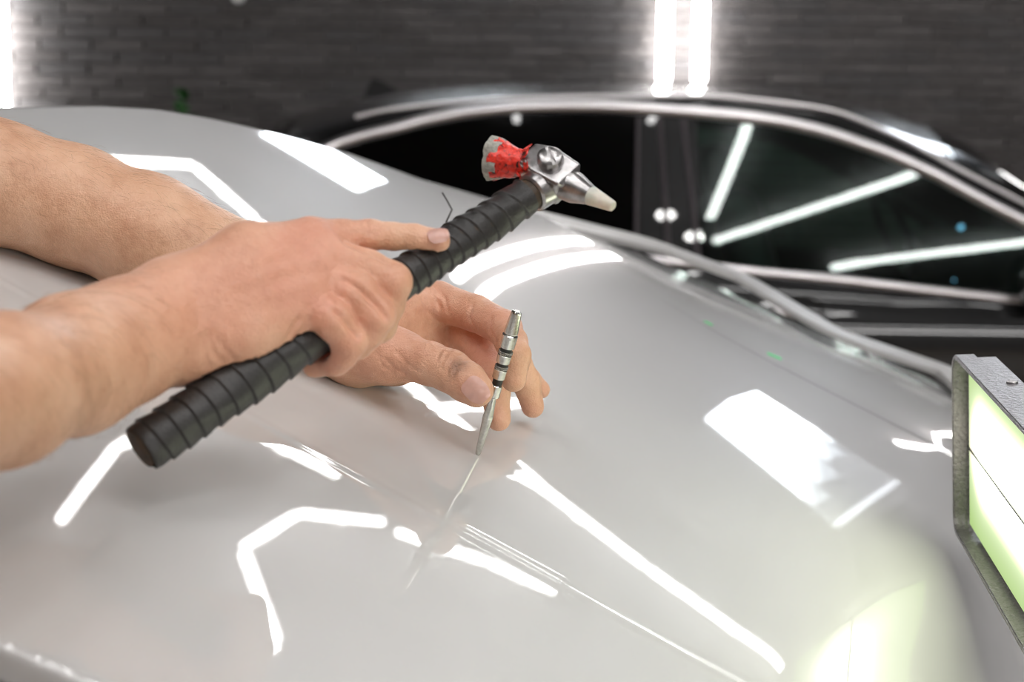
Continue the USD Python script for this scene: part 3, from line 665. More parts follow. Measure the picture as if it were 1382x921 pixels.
M_face = mat('lamp_diffuser', {'a': ('attribute', {'attribute': 'hotness'}), 'r': ('rgb_ramp', {'ramp': [(0, (.46, .66, .24)), (.30, (.58, .76, .36)), (.52, (.66, .80, .46)), (.66, (1.0, .88, .68)), (.80, (.98, 1, .80)), (1, (.93, 1, .76))]}),
     'g': ('math', {'math_type': 'power', 'value2': 5.0}), 'k': ('math', {'math_type': 'multiply_add', 'value2': LAMP_L, 'value3': 1.0}), 'e': ('emission', {})},
    [('a.fac', 'r.fac'), ('r.color', 'e.color'), ('a.fac', 'g.value1'), ('g.value', 'k.value1'), ('k.value', 'e.strength')], surface='e.emission')
gs, gt = np.linspace(.006, LLEN - .006, 120), np.linspace(.006, lh - .006, 40)
def panel(t0, t1):
    tt = np.linspace(t0, t1, 24); S, T2 = np.meshgrid(gs, tt, indexing='ij'); P = LF(0, 0) + S[..., None] * l_ax + T2[..., None] * l_dn - .002 * l_n
    m = sheet(P); m.invert() if m.face_normals.mean(0) @ l_n < 0 else None
    # brightness falls off from the row of LEDs behind the diffuser
    cs = np.clip(S, .05, LLEN - .05); dd = np.hypot((S - cs) * .8, T2 - lh * .47)
    h = np.clip(1 - dd / (lh * .52), 0, 1); h = np.clip(.05 + 1.25 * h, 0, 1)
    return m, h.ravel()
mid = lh * .52
for t0, t1 in ((.006, mid - .0005), (mid + .0005, lh - .006)):
    m, h = panel(t0, t1); obj('diffuser', m, M_face, lamp, smooth=False, var={'hotness': h})
obj('joint_strip', ext(shapely.box(.004, mid - .0006, LLEN - .004, mid + .0006), -.0035, -.0012), M_trim, lamp, smooth=False)
hs_ = ext(shapely.box(.010, .008, LLEN - .010, lh - .008), -.017, -.0035); obj('housing', hs_, M_ham, lamp, smooth=False)
lid = ext(shapely.box(.012, .002, LLEN - .012, .0085), -.0165, -.0038); obj('top_cover', lid, M_ham, lamp, smooth=False)
for s_ in (.085, .22, .37):
    c = LF(s_, .0022, -.0105); obj('screw', lathe([(-.001, .0028), (.0004, .0031), (.0011, .0029), (.0014, .0020), (.0011, .0012), (.001, .0004)], c, -l_dn, 24), M_steel, lamp, smooth=30)
pf = LF(.36, lh * .5, -.016); st_top = pf + np.array([.16, 0, 0])
obj('stand_pole', tube(np.array([[st_top[0], st_top[1], 0.02], [st_top[0], st_top[1], .6], st_top]), .012, 14), M_stand, lamp)
obj('stand_arm', tube(np.array([pf, (pf + st_top) / 2, st_top]), .009, 12), M_stand, lamp)
obj('stand_base', lathe([(0, .16), (.015, .16), (.025, .14), (.03, .02)], (st_top[0], st_top[1], 0), (0, 0, 1), 40), M_stand, lamp)

# ---------------------------------------------------------------- the technician: forearms and hands (a distance field made into one skin)
def smin(a, b, k):
    h = np.maximum(k - np.abs(a - b), 0) / k; return np.minimum(a, b) - h * h * k * .25
class Field:
    def __init__(s, lo, hi, h):
        s.h, s.lo = h, np.asarray(lo, float); s.n = np.ceil((np.asarray(hi) - lo) / h).astype(int) + 1
        s.ax = [(s.lo[k] + np.arange(s.n[k]) * h).astype(np.float32) for k in range(3)]
    def empty(s): return np.full(s.n, .05, np.float32)
    def cone(s, D, a, b, ra, rb, k):
        """adds a tapered capsule a-b to D with blend k"""
        a, b = np.asarray(a), np.asarray(b); mg = max(ra, rb) + k + .004
        i0 = np.maximum(np.floor((np.minimum(a, b) - mg - s.lo) / s.h).astype(int), 0); i1 = np.minimum(np.ceil((np.maximum(a, b) + mg - s.lo) / s.h).astype(int) + 1, s.n)
        if (i1 <= i0).any(): return
        sl = tuple(slice(i0[q], i1[q]) for q in range(3))
        x, y, z = (s.ax[q][sl[q]] - np.float32(a[q]) for q in range(3))
        d = b - a; L2 = float(d @ d) + 1e-12
        t = (x * np.float32(d[0] / L2))[:, None, None] + (y * np.float32(d[1] / L2))[None, :, None] + (z * np.float32(d[2] / L2))[None, None, :]
        t = np.clip(t, 0, 1)
        e = np.sqrt((x[:, None, None] - t * np.float32(d[0])) ** 2 + (y[None, :, None] - t * np.float32(d[1])) ** 2 + (z[None, None, :] - t * np.float32(d[2])) ** 2)
        D[sl] = smin(D[sl], e - (np.float32(ra) + t * np.float32(rb - ra)), np.float32(k))
    def chain(s, D, P, r, k):
        for i in range(len(P) - 1): s.cone(D, P[i], P[i + 1], r[i], r[i + 1], k)
    def net(s, D):
        """surface nets: one vertex in each cell the surface crosses"""
        n = s.n; neg = D < 0
        c = np.zeros(n - 1, np.int8)
        for o in np.ndindex(2, 2, 2): c += neg[o[0]:n[0] - 1 + o[0], o[1]:n[1] - 1 + o[1], o[2]:n[2] - 1 + o[2]]
        act = np.argwhere((c > 0) & (c < 8)); ids = np.full(n - 1, -1, np.int64); ids[tuple(act.T)] = np.arange(len(act))
        val = {o: D[act[:, 0] + o[0], act[:, 1] + o[1], act[:, 2] + o[2]].astype(float) for o in np.ndindex(2, 2, 2)}
        acc, cnt = np.zeros((len(act), 3)), np.zeros(len(act))
        for q in range(3):
            for o in np.ndindex(2, 2, 2):
                if o[q]: continue
                p = list(o); p[q] = 1; v0, v1 = val[o], val[tuple(p)]; m = (v0 < 0) != (v1 < 0)
                t = v0[m] / (v0[m] - v1[m]); pt = np.tile(np.array(o, float), (m.sum(), 1)); pt[:, q] = t; acc[m] += pt; cnt[m] += 1
        V = s.lo + (act + acc / cnt[:, None]) * s.h; F = []
        for q in range(3):
            e = [0, 0, 0]; e[q] = 1; u, w = (q + 1) % 3, (q + 2) % 3
            A = neg[tuple(slice(0, n[k] - e[k]) for k in range(3))]; B = neg[tuple(slice(e[k], n[k]) for k in range(3))]
            E = np.argwhere(A != B); E = E[(E[:, u] > 0) & (E[:, w] > 0) & (E[:, u] < n[u] - 1) & (E[:, w] < n[w] - 1)]
            fl = A[tuple(E.T)]
            def cid(du, dw_):
                x = E.copy(); x[:, u] -= du; x[:, w] -= dw_; return ids[tuple(x.T)]
            qd = np.stack([cid(1, 1), cid(0, 1), cid(0, 0), cid(1, 0)], 1); qd[~fl] = qd[~fl][:, ::-1]; F += [qd[:, [0, 1, 2]], qd[:, [0, 2, 3]]]
        return trimesh.Trimesh(V, np.vstack(F), process=False)
def relax(m, n=3):
    V = np.array(m.vertices); e = m.edges_unique; deg = np.bincount(e.ravel(), minlength=len(V)).clip(1)[:, None]
    for k in range(2 * n):
        S = np.stack([np.bincount(e[:, 0], V[e[:, 1], q], len(V)) + np.bincount(e[:, 1], V[e[:, 0], q], len(V)) for q in range(3)], 1) / deg
        V = V + (.5 if k % 2 == 0 else -.52) * (S - V)
    m.vertices = V; return m
def nodes(L, clamp=False):
    """(px, py, distance, radius in px) -> points and radii in metres"""
    P, r = [], []
    for x, y, d, rp in L:
        if clamp:                                              # never below the hood's surface
            sl = at(x, y, 1.0) - EYE; lim = (((HP - EYE) @ HS) + .98 * rp * d / F_ + .0003) / (sl @ HS); d = min(d, float(lim)) if lim > 0 else d
        P.append(at(x, y, d)); r.append(rp * d / F_)
    return np.array(P), np.array(r)
def hand_mesh(arm, palm, fingers, h, tool, clamp=False, kp=.010, kf=.0035):
    allp = [nodes(c, clamp) for c in [*arm, *palm, *fingers]]
    lo = np.min([np.min(P - r[:, None], 0) for P, r in allp], 0) - .008; hi = np.max([np.max(P + r[:, None], 0) for P, r in allp], 0) + .008
    f = Field(lo, hi, h); D = f.empty()
    for c in arm: f.chain(D, *nodes(c, clamp), .010)
    for c in palm: f.chain(D, *nodes(c, clamp), kp)
    out = D.copy()
    for c in fingers:
        P, r = nodes(c, clamp); g = D.copy(); fd = f.empty(); f.chain(fd, P, r, .0025)
        g = smin(g, fd, np.float32(kf)); out = smin(out, g, np.float32(.0010))
    td = f.empty(); f.cone(td, *tool, 1e-5); out = np.maximum(out, -td)          # the hand closes round the tool, never through it
    return relax(f.net(out), 4)

# right hand: lies over the hammer's handle, first finger along it, three fingers curled round it
RA = [[(-400, 650, .320, 128), (-170, 583, .385, 108), (0, 527, .450, 95), (100, 492, .500, 82), (165, 463, .528, 70), (232, 430, .546, 58)],
      [(100, 470, .503, 60), (228, 404, .549, 42), (270, 392, .555, 40)], [(100, 512, .500, 60), (228, 458, .545, 45), (262, 466, .548, 36)]]
RP = [[(235, 402, .549, 40), (332, 348, .562, 39), (416, 325, .576, 29)], [(240, 425, .547, 42), (338, 380, .558, 40), (434, 347, .573, 28)],
      [(240, 447, .546, 42), (335, 410, .557, 39), (428, 378, .568, 28)], [(245, 465, .547, 38), (330, 440, .555, 36), (412, 410, .562, 27)],
      [(258, 472, .548, 32), (330, 450, .554, 34), (388, 428, .560, 27)], [(260, 405, .565, 34), (365, 355, .590, 28)]]
RF = [[(420, 322, .578, 29), (462, 320, .584, 23), (500, 317, .587, 20), (530, 319, .590, 18), (558, 321, .591, 18), (592, 325, .590, 16)],
      [(440, 345, .574, 28), (494, 366, .577, 29), (528, 381, .576, 27.5), (522, 412, .579, 23), (512, 440, .584, 22), (482, 440, .603, 20)],
      [(432, 376, .570, 28), (480, 397, .568, 29), (506, 426, .569, 27), (497, 448, .571, 22), (482, 462, .575, 22), (450, 464, .590, 19)],
      [(415, 410, .562, 27), (448, 432, .560, 27), (470, 460, .565, 24.5), (463, 478, .569, 20), (453, 487, .573, 19.5), (424, 494, .579, 16.5)],
      [(330, 365, .580, 28), (380, 350, .600, 26), (435, 372, .606, 23), (470, 378, .608, 21), (505, 385, .607, 19)]]
rh = hand_mesh(RA, RP, RF, .00115, (H0, H1, float(HR(0)) + .0012, float(HR(HL)) + .0012))
# left hand: rests on the hood, thumb and two fingers hold the punch, two fingers spread beyond
LAr = [[(-300, 150, .690, 92), (-140, 197, .715, 86), (0, 247, .736, 77), (100, 278, .745, 76), (200, 320, .744, 75), (290, 366, .744, 68), (390, 420, .740, 57), (462, 458, .738, 49)],
       [(200, 300, .750, 58), (330, 372, .752, 56), (470, 440, .750, 38)]]
LP = [[(470, 446, .744, 40), (530, 425, .763, 34), (590, 408, .777, 27)], [(472, 462, .747, 38), (535, 445, .770, 30), (600, 432, .793, 26)],
      [(478, 476, .748, 36), (538, 465, .770, 28), (598, 454, .798, 24)], [(488, 488, .746, 30), (535, 486, .760, 27), (575, 474, .780, 22)],
      [(482, 468, .736, 36), (520, 478, .728, 34), (548, 482, .724, 31)]]
LF_ = [[(590, 407, .777, 27), (642, 423, .760, 24.5), (680, 443, .738, 24), (690, 462, .722, 21.5), (695, 480, .713, 21), (693, 512, .714, 17.5)],
       [(600, 432, .793, 26), (632, 452, .779, 24), (655, 478, .765, 23), (663, 505, .750, 21), (668, 530, .739, 20), (673, 566, .733, 16.5)],
       [(598, 450, .792, 24), (645, 458, .782, 22), (682, 468, .776, 21), (698, 492, .774, 19.5), (710, 515, .776, 19), (719, 549, .782, 15.5)],
       [(578, 474, .780, 22), (630, 482, .785, 18), (676, 490, .791, 17), (696, 501, .800, 15.5), (714, 512, .809, 15), (730, 526, .818, 12.5)],
       [(545, 482, .724, 31), (580, 491, .715, 29), (608, 501, .708, 28.5), (630, 516, .702, 27), (643, 527, .698, 23.5)]]
lh_ = hand_mesh(LAr, LP, LF_, .00125, (P0_ + .25 * (P1_ - P0_), P1_, .0026, .0038), clamp=True)

def front_point(m, px, py):
    """the skin point nearest the viewer in that sight line, and its normal"""
    q = proj(m.vertices); d = np.hypot(q[:, 0] - px, q[:, 1] - py); k = np.where(d < max(3.0, d.min() + .5))[0]; k = k[np.argmin(q[k, 2])]
    return np.array(m.vertices[k]), np.array(m.vertex_normals[k])
def seg_dist(X, P):
    best = np.full(len(X), 9.)
    for a, b in zip(P[:-1], P[1:]):
        d = b - a; t = np.clip((X - a) @ d / (d @ d + 1e-12), 0, 1); best = np.minimum(best, np.linalg.norm(X - a - t[:, None] * d, axis=1))
    return best
def carve(m, lines):
    """creases (negative) and tendons or veins (positive): picture polyline, height, half-width in metres"""
    V = np.array(m.vertices); Nn = np.array(m.vertex_normals); off = np.zeros(len(V))
    for L, hgt, w in lines:
        P = np.array([front_point(m, *p)[0] for p in L]); dd = seg_dist(V, P); off += hgt * np.exp(-(dd / w) ** 2)
    m.vertices = V + Nn * off[:, None]; return m
carve(rh, [([(505, 300), (503, 318)], -.0007, .0011), ([(498, 299), (497, 314)], -.0006, .0010), ([(511, 301), (510, 316)], -.0004, .0010),
           ([(466, 324), (482, 331), (505, 340), (532, 352)], -.0017, .0019), ([(466, 374), (488, 392), (512, 412), (522, 430)], -.0019, .0018), ([(455, 420), (470, 436), (484, 452)], -.0018, .0018), ([(404, 432), (396, 447), (392, 456)], -.0011, .0014), ([(418, 430), (412, 446), (404, 456)], -.0008, .0013), ([(284, 455), (290, 475), (302, 492)], -.0009, .0016), ([(296, 452), (304, 472), (316, 486)], -.0007, .0015), ([(272, 458), (276, 480), (282, 496)], -.0006, .0016),
           ([(300, 372), (360, 345), (412, 322)], .0006, .0030), ([(300, 392), (370, 368), (430, 350)], .0006, .0028), ([(300, 415), (370, 395), (425, 380)], .0005, .0028),
           ([(255, 375), (268, 400), (270, 430)], -.0006, .0030)])
carve(lh_, [([(588, 484), (592, 474), (604, 466)], -.0007, .0010), ([(594, 496), (598, 480), (612, 469)], -.0008, .0010), ([(602, 506), (606, 488), (620, 476)], -.0008, .0010), ([(610, 512), (614, 496), (628, 484)], -.0006, .0010),
            ([(520, 486), (530, 500), (545, 508)], -.0008, .0012), ([(508, 478), (516, 494), (530, 506)], -.0006, .0012), ([(536, 474), (548, 492), (566, 504)], -.0006, .0012),
            ([(572, 402), (580, 420), (592, 438)], -.0011, .0013), ([(580, 392), (592, 416), (598, 440)], -.0010, .0013), ([(590, 386), (600, 402), (604, 424)], -.0008, .0012),
            ([(636, 412), (632, 430), (640, 445)], -.0009, .0012), ([(662, 428), (658, 446), (668, 462)], -.0009, .0012)])
def press(m, base, axis, length, rad):
    """flesh gives way to the hard tool it holds"""
    V = np.array(m.vertices); t = (V - base) @ axis; q = V - base - t[:, None] * axis; rr = np.linalg.norm(q, axis=1)
    k = (t > -.001) & (t < length) & (rr < rad(t)); V[k] += q[k] / rr[k, None] * (rad(t[k]) - rr[k])[:, None]; m.vertices = V
def press_hood(m, gap=.0002):
    V = np.array(m.vertices); uv = to_uv(V); ins = shapely.contains_xy(_hp, uv[:, 0], uv[:, 1]); g = (V - HP) @ HS - hood_h(uv[:, 0], uv[:, 1])
    k = ins & (g < gap); V[k] += (gap - g[k])[:, None] * HS; m.vertices = V
press(rh, H0, HA, HL, lambda t: HR(t) + .0014); press(lh_, P0_, PA, PL, lambda t: np.interp(t / PL, [0, .2, .22, .4, .43, .85, 1], [.0016, .0024, .0026, .0024, .0032, .0040, .0029]) + .0001)
press_hood(lh_); press_hood(rh)
def warm(m, spots, base=0.0):
    """how red the skin is: knuckles and fingertips are redder"""
    V = np.array(m.vertices); r = np.full(len(V), base)
    for px, py, w, amt in spots:
        r += amt * np.exp(-(np.linalg.norm(V - front_point(m, px, py)[0], axis=1) / w) ** 2)
    return np.clip(r, 0, 1)
w_r = warm(rh, [(425, 300, .016, .5), (425, 345, .016, .55), (425, 385, .016, .6), (545, 375, .013, .35), (525, 425, .012, .35), (485, 465, .012, .4), (440, 500, .012, .5), (600, 325, .01, .7), (500, 310, .010, .35), (350, 400, .05, .35), (250, 420, .04, .25)], .22)
w_l = warm(lh_, [(600, 385, .018, .4), (680, 425, .016, .45), (650, 470, .02, .9), (645, 530, .012, .5), (692, 520, .010, .3), (675, 578, .01, .6), (722, 558, .010, .6), (735, 530, .01, .7), (545, 440, .03, .3), (500, 460, .05, .3)], .16)
d_l = np.clip(1.0 * np.exp(-(np.linalg.norm(np.array(lh_.vertices) - front_point(lh_, 619, 491)[0], axis=1) / .0042) ** 2) + .5 * np.exp(-(np.linalg.norm(np.array(lh_.vertices) - front_point(lh_, 612, 502)[0], axis=1) / .003) ** 2), 0, 1)
M_skin = mat('skin', {
    'tc': ('texture_coordinate', {}), 'n1': ('noise_texture', dict(scale=38.0, detail=6.0, roughness=.68)), 'n2': ('noise_texture', dict(scale=420.0, detail=3.0, roughness=.65)), 'v': ('voronoi_texture', dict(scale=1100.0)),
    'w': ('attribute', {'attribute': 'warmth'}), 'd': ('attribute', {'attribute': 'dirt'}),
    'r': ('rgb_ramp', {'ramp': [(0.30, (.54, .285, .165)), (0.50, (.68, .405, .255)), (0.70, (.76, .50, .34))]}),
    'm': ('mix', {'color2': (.72, .30, .225)}), 'md': ('mix', {'color2': (.035, .025, .02)}), 'dm': ('math', {'math_type': 'multiply'}), 'wm': ('math', {'math_type': 'multiply', 'value2': .55}),
    'fr': ('map_range', {'from_min': .62, 'from_max': .76, 'to_min': 0, 'to_max': .12}), 'mf': ('mix', {'color2': (.36, .15, .07)}), 'nf': ('noise_texture', dict(scale=240.0, detail=1.0)),
    'h': ('math', {'math_type': 'multiply_add', 'value2': .5}), 'b': ('bump', dict(strength=1.0, distance=.00034)), 'n3': ('noise_texture', dict(scale=150.0, detail=2.0, distortion=.6)), 'b3': ('bump', dict(strength=.6, distance=.0008)),
    'p': ('principled_bsdf', dict(roughness=.43, specular_ior_level=.5, subsurface_weight=.08, subsurface_scale=.0025, subsurface_radius=(1, .35, .2)))},
    [('tc.object', 'n1.vector'), ('tc.object', 'n2.vector'), ('tc.object', 'v.vector'), ('tc.object', 'nf.vector'), ('n1.fac', 'r.fac'), ('r.color', 'm.color1'), ('w.fac', 'wm.value1'), ('wm.value', 'm.fac'),
     ('nf.fac', 'fr.value'), ('fr.result', 'mf.fac'), ('m.color', 'mf.color1'), ('mf.color', 'md.color1'), ('n2.fac', 'dm.value1'), ('d.fac', 'dm.value2'), ('dm.value', 'md.fac'), ('md.color', 'p.base_color'),
     ('v.distance', 'h.value1'), ('n2.fac', 'h.value3'), ('h.value', 'b.height'), ('tc.object', 'n3.vector'), ('n3.fac', 'b3.height'), ('b3.normal', 'b.normal'), ('b.normal', 'p.normal')])
person = thing('person', 'person leaning in from the left, hammer in one hand, punch in the other', 'person', (-.68, .22, 0))
# the rest of the figure stands left of the picture: upper arms, neck and head, shirt, trousers, shoes
elb_r, elb_l = at(-395, 649, .322), at(-290, 153, .691)
sh_r, sh_l = np.array([-.44, .17, 1.335]), np.array([-.62, .50, 1.40])
neck, pelvis = np.array([-.545, .335, 1.45]), np.array([-.72, .22, .96]); chest = np.array([-.565, .32, 1.27])
side = unit(sh_l - sh_r); headc = np.array([-.465, .385, 1.605]); look = unit(HP - headc + [0, 0, .12]); hs2 = unit(side - look * (side @ look)); hup = unit(np.cross(look, hs2) * np.sign(np.cross(look, hs2)[2]))
hd = lambda f_, s_, u_: headc + f_ * look + s_ * hs2 + u_ * hup
fb_ = Field((-.95, -.05, .0), (-.02, .85, 1.80), .0062)
DB = fb_.empty()
for sh, el in ((sh_r, elb_r), (sh_l, elb_l)): fb_.cone(DB, sh, sh * .4 + el * .6, .050, .046, .02); fb_.cone(DB, sh * .4 + el * .6, el, .046, .039, .012)
fb_.cone(DB, neck - [0.01, 0, .06], hd(-.02, 0, -.06), .058, .054, .03)
fh = Field(headc - .16, headc + .17, .0034); DH = fh.empty()
fh.cone(DH, hd(-.022, 0, .035), hd(.012, 0, .030), .083, .076, .02); fh.cone(DH, hd(.03, 0, -.02), hd(.045, 0, -.075), .058, .034, .03)
for q in (-1, 1): fh.cone(DH, hd(-.005, q * .030, -.055), hd(.05, q * .012, -.088), .030, .024, .02); fh.cone(DH, hd(.052, q * .035, .0), hd(.050, q * .042, -.02), .026, .022, .02); fh.cone(DH, hd(.075, q * .014, .030), hd(.068, q * .046, .026), .013, .012, .012)
fh.cone(DH, hd(.088, 0, .016), hd(.108, 0, -.026), .009, .012, .010)
for q in (-1, 1): fh.cone(DH, hd(.094, q * .009, -.028), hd(.092, q * .012, -.028), .0075, .007, .006); fh.cone(DH, hd(-.006, q * .079, .012), hd(-.012, q * .083, -.03), .013, .009, .006)
fh.cone(DH, hd(.083, -.018, -.053), hd(.083, .018, -.053), .0085, .0085, .006); fh.cone(DH, hd(.080, -.016, -.065), hd(.080, .016, -.065), .0085, .0085, .006)
fh.cone(DH, neck - [0.01, 0, .06], hd(-.02, 0, -.06), .058, .054, .03)
bodyc, headm = relax(fb_.net(DB), 3), relax(fh.net(DH), 2)
DS = fb_.empty()
fb_.cone(DS, chest - side * .07, chest + side * .07, .125, .125, .05); fb_.cone(DS, chest - side * .06, pelvis - side * .06, .12, .115, .06); fb_.cone(DS, chest + side * .06, pelvis + side * .06, .12, .115, .06)
fb_.cone(DS, neck - side * .03 - [0, 0, .03], sh_r + [0, 0, .005], .055, .062, .05); fb_.cone(DS, neck + side * .03 - [0, 0, .03], sh_l + [0, 0, .005], .055, .062, .05)
for sh, el in ((sh_r, elb_r), (sh_l, elb_l)): fb_.cone(DS, sh, sh * .55 + el * .45, .064, .060, .03)
XX = np.stack(np.meshgrid(*fb_.ax, indexing='ij'), -1)
for sh, el in ((sh_r, elb_r), (sh_l, elb_l)):
    d_ = unit(el - sh); cut = (XX - (sh * .58 + el * .42)) @ d_.astype(np.float32); near_ = (np.linalg.norm(XX - (sh * .4 + el * .6).astype(np.float32), axis=-1) < .17) & (cut > -.05); DS = np.where(near_, np.maximum(DS, cut), DS)
DS = np.maximum(DS, (XX[..., 2] - np.float32(neck[2] + .012))).astype(np.float32)
DT = fb_.empty(); ftp = [np.array([-.66, .10, .05]), np.array([-.84, .36, .05])]
for q, ft in zip((-1, 1), ftp):
    hip = pelvis + side * q * .085 - [0, 0, .03]; kn_ = (hip + ft) / 2 + [.05, .03, .04]
    fb_.cone(DT, hip, kn_, .098, .072, .04); fb_.cone(DT, kn_, ft + [0, 0, .06], .072, .062, .02)
fb_.cone(DT, pelvis - side * .07, pelvis + side * .07, .122, .122, .05)
DT = np.maximum(DT, (XX[..., 2] - np.float32(1.0))).astype(np.float32)
M_shirt = plain('dark_shirt', (.018, .020, .026), .85, bump=.0006, bscale=500); M_trous = plain('tan_work_trousers', (.30, .21, .13), .85, bump=.0005, bscale=600); M_shoe = plain('shoe_leather', (.02, .02, .02), .5)
M_hair = plain('dark_hair', (.03, .018, .011), .5, bump=.002, bscale=300); M_eye = plain('eye_white', (.75, .73, .70), .15)
DHr = fh.empty(); fh.cone(DHr, hd(-.028, 0, .042), hd(.004, 0, .042), .088, .080, .02)
XH = np.stack(np.meshgrid(*fh.ax, indexing='ij'), -1) - headc; DHr = np.maximum(DHr, ((XH @ look) * .8 - (XH @ hup) * 1.0 - .012).astype(np.float32))
skin = cat_(rh, lh_, bodyc, headm); w_r = np.r_[w_r]; nz_ = len(bodyc.vertices) + len(headm.vertices); w_l = np.r_[w_l, np.full(nz_, .2)]; d_l = np.r_[d_l, np.zeros(nz_)]
obj('t_shirt', relax(fb_.net(DS), 4), M_shirt, person, smooth=True); obj('trousers', relax(fb_.net(DT), 4), M_trous, person, smooth=True); obj('hair', relax(fh.net(DHr), 3), M_hair, person, smooth=True)
for ft in ftp: obj('shoe', hull_pts([ft + a * look * [1, 1, 0] + b * hs2 * [1, 1, 0] + [0, 0, c] for a, b, c in ((-.09, -.03, -.025), (-.09, .03, -.025), (.17, -.035, -.025), (.17, .035, -.025), (.20, 0, -.025), (-.08, 0, .06), (.03, 0, .06), (.16, 0, .01))], .024, 12), M_shoe, person, smooth=40)
for q in (-1, 1):
    e_ = trimesh.creation.icosphere(3, .0122); e_.apply_translation(hd(.0725, q * .031, .010)); ey = obj('eye', e_, M_eye, person, smooth=True)
    i_ = trimesh.creation.icosphere(2, .0062); i_.apply_translation(hd(.0795, q * .031, .009)); obj('iris', i_, M_hair, ey, smooth=True)
obj('body', skin, M_skin, person, smooth=True, var={'warmth': np.r_[w_r, w_l], 'dirt': np.r_[np.zeros(len(w_r)), d_l]})
M_nail = plain('fingernail', (.63, .34, .28), 0.28, vary=0.06, bscale=300, subsurface_weight=0.1, subsurface_scale=0.002, coat_weight=0.3)
def nail(m, px, py, tx, ty, a, b, rr, name='fingernail', tilt=None):
    c, n = front_point(m, px, py); t = front_point(m, tx, ty)[0] - c; t = unit(t - n * (t @ n)); w = np.cross(n, t)
    s, q = np.meshgrid(np.linspace(-1, 1, 15), np.linspace(-1, 1, 13), indexing='ij')
    ex = np.where(s > 0, 2.2, 4.0); lim = (1 - np.abs(s) ** ex * .75) ** .5
    x, y = a * s, b * q * lim
    P = c + x[..., None] * t + y[..., None] * w + (-(y ** 2) / (2 * rr) - (np.maximum(x, 0) ** 2 + .6 * x ** 2) / (2 * 4.5 * rr) + .00035 + .0003 * (s > .6))[..., None] * n
    return obj(name, thick(sheet(P) if np.cross(P[1, 0] - P[0, 0], P[0, 1] - P[0, 0]) @ n > 0 else sheet(P, True), .0007), M_nail, person, smooth=50)
nail(lh_, 644, 529, 655, 538, .0068, .0056, .0088)
nail(rh, 592, 314, 602, 316, .0044, .0034, .0056)

# fine hair on the forearms
def arm_hair(m, n, x0, x1, flow, seed):
    rg = np.random.default_rng(seed); q = proj(m.vertices); nn = np.array(m.vertex_normals); ok = np.where((q[:, 0] > x0) & (q[:, 0] < x1) & ((nn * (EYE - m.vertices)).sum(1) > -.02))[0]
    k = rg.choice(ok, n); P = np.array(m.vertices)[k]; N_ = nn[k]; t = flow + rg.normal(0, .35, (n, 3)); t -= N_ * (t * N_).sum(1, keepdims=True); t /= np.linalg.norm(t, axis=1, keepdims=True)
    L = rg.uniform(.004, .009, (n, 1)); H = np.stack([P, P + t * L * .5 + N_ * L * .16, P + t * L + N_ * L * .20], 1); return H[((H - HP) @ HS).min(1) > .010]
hr = np.vstack([arm_hair(rh, 420, -60, 215, unit(RIGHT * .7 - UP * .7), 1), arm_hair(lh_, 800, -60, 330, unit(RIGHT * .8 - UP * .6), 2)])
M_armhair = plain('arm_hair', (.26, .14, .07), .5)
bc = UsdGeom.BasisCurves.Define(stage, person.path + '/arm_hair'); bc.CreateTypeAttr('linear'); bc.CreateCurveVertexCountsAttr(Vt.IntArray.FromNumpy(np.full(len(hr), 3, np.int32)))
bc.CreatePointsAttr(Vt.Vec3fArray.FromNumpy((hr.reshape(-1, 3) - person.o).astype(np.float32))); bc.CreateWidthsAttr(Vt.FloatArray([.00005])); bc.SetWidthsInterpolation('constant')
UsdShade.MaterialBindingAPI.Apply(bc.GetPrim()).Bind(M_armhair); tag(bc.GetPrim(), kind='stuff')

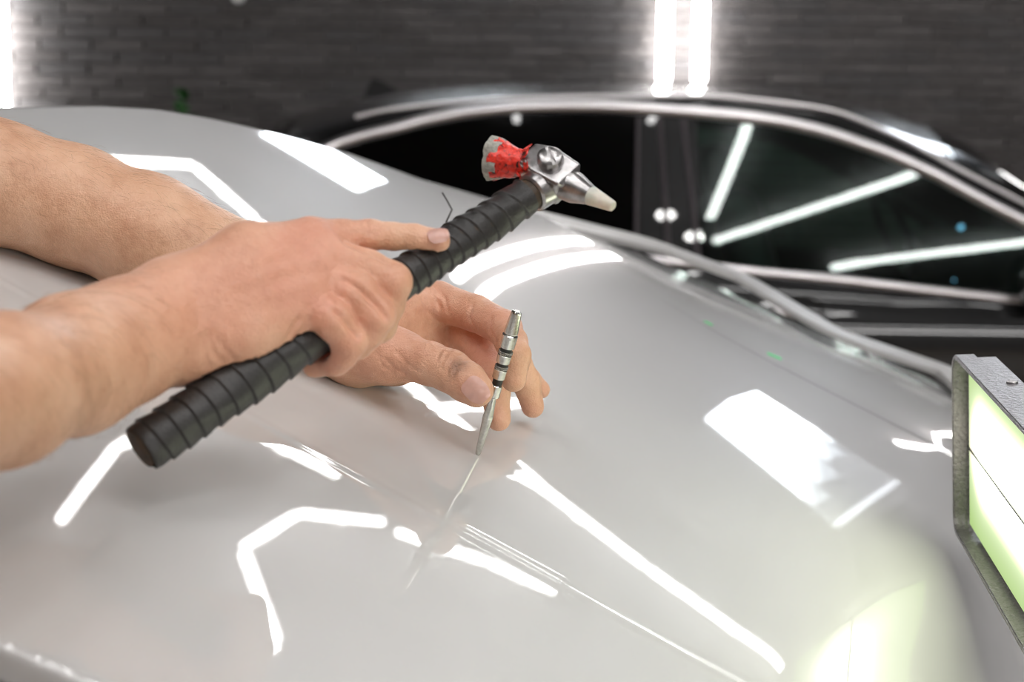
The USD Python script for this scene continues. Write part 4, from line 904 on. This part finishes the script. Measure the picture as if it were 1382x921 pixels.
# ---------------------------------------------------------------- small things of the room
fx_, fz_ = on_y(322, -4, Y1 - .02)
ws = thing('wall_sensor', 'small white wall sensor on the dark brick at the top edge of the photo', 'sensor', (float(fx_), Y1, float(fz_)))
obj('sensor_base', lathe([(0, .03), (.012, .03), (.02, .026)], (float(fx_), Y1 - .013, float(fz_)), (0, -1, 0), 24), M_housing, ws)
obj('sensor_dome', lathe([(0, .022), (.012, .02), (.02, .013), (.023, .004)], (float(fx_) + .004, Y1 - .03, float(fz_) - .004), (0, -1, -.4), 24), M_housing, ws)
M_leaf = plain('leaf', (.012, .085, .012), .45, vary=.2); M_pot = plain('dark_pot', (.03, .03, .03), .6); M_stem = plain('stem', (.03, .05, .015), .6)
gx, gz = on_y(247, 138, 6.15); gx, gz = float(gx), float(gz)
pp = thing('potted_plant', 'tall thin green potted plant by the brick wall, its tip above the white hood', 'plant', (gx, 6.15, 0))
obj('pot', lathe([(0, .13), (.01, .14), (.30, .17), (.32, .175), (.32, .155), (.28, .15)], (gx, 6.15, 0), (0, 0, 1), 32), M_pot, pp)
obj('stem', tube(np.array([[gx, 6.15, .27], [gx + .02, 6.15, .7], [gx - .01, 6.16, 1.1], [gx, 6.15, gz]]), np.array([.012, .010, .008, .004]), 8), M_stem, pp)
rg = np.random.default_rng(5)
for k in range(16):
    z = .55 + (gz - .55) * k / 15; a = k * 2.4; d = np.array([math.cos(a), math.sin(a), .55 if k < 13 else 1.6]); d = unit(d); w_ = unit(np.cross(d, [0, 0, 1.])); up_ = np.cross(w_, d); Ls = .16 - .005 * k
    t = np.linspace(0, 1, 8)[:, None]; sp = np.linspace(-1, 1, 5)[None, :]; hw_ = .032 * np.sin(np.pi * np.clip(t * .93 + .05, 0, 1))
    g = np.array([gx, 6.15, z]) + (t * Ls)[..., None] * d + (sp * hw_)[..., None] * w_ + ((np.abs(sp) * hw_ * .4) - .25 * Ls * t ** 2)[..., None] * up_
    obj('leaf', thick(sheet(g), .0008), M_leaf, pp, smooth=60)
M_spot = glow('downlight_lens', (1, .98, .95), 60.0)
for k, (x, y) in enumerate(((.73, 2.40), (.90, 2.18))):
    dl = thing('downlight', ['round ceiling downlight whose gleam sits low on the black door pillar, left one', 'round ceiling downlight whose gleam sits low on the black door pillar, right one'][k], 'light', (x, y, ZC))
    obj('bezel', lathe([(0, .066), (.012, .066), (.016, .061), (.014, .052), (.01, .05)], (x, y, ZC), (0, 0, -1), 32), M_housing, dl); obj('lens', lathe([(.008, .05), (.0125, .049), (.013, .01)], (x, y, ZC), (0, 0, -1), 28), M_spot, dl)
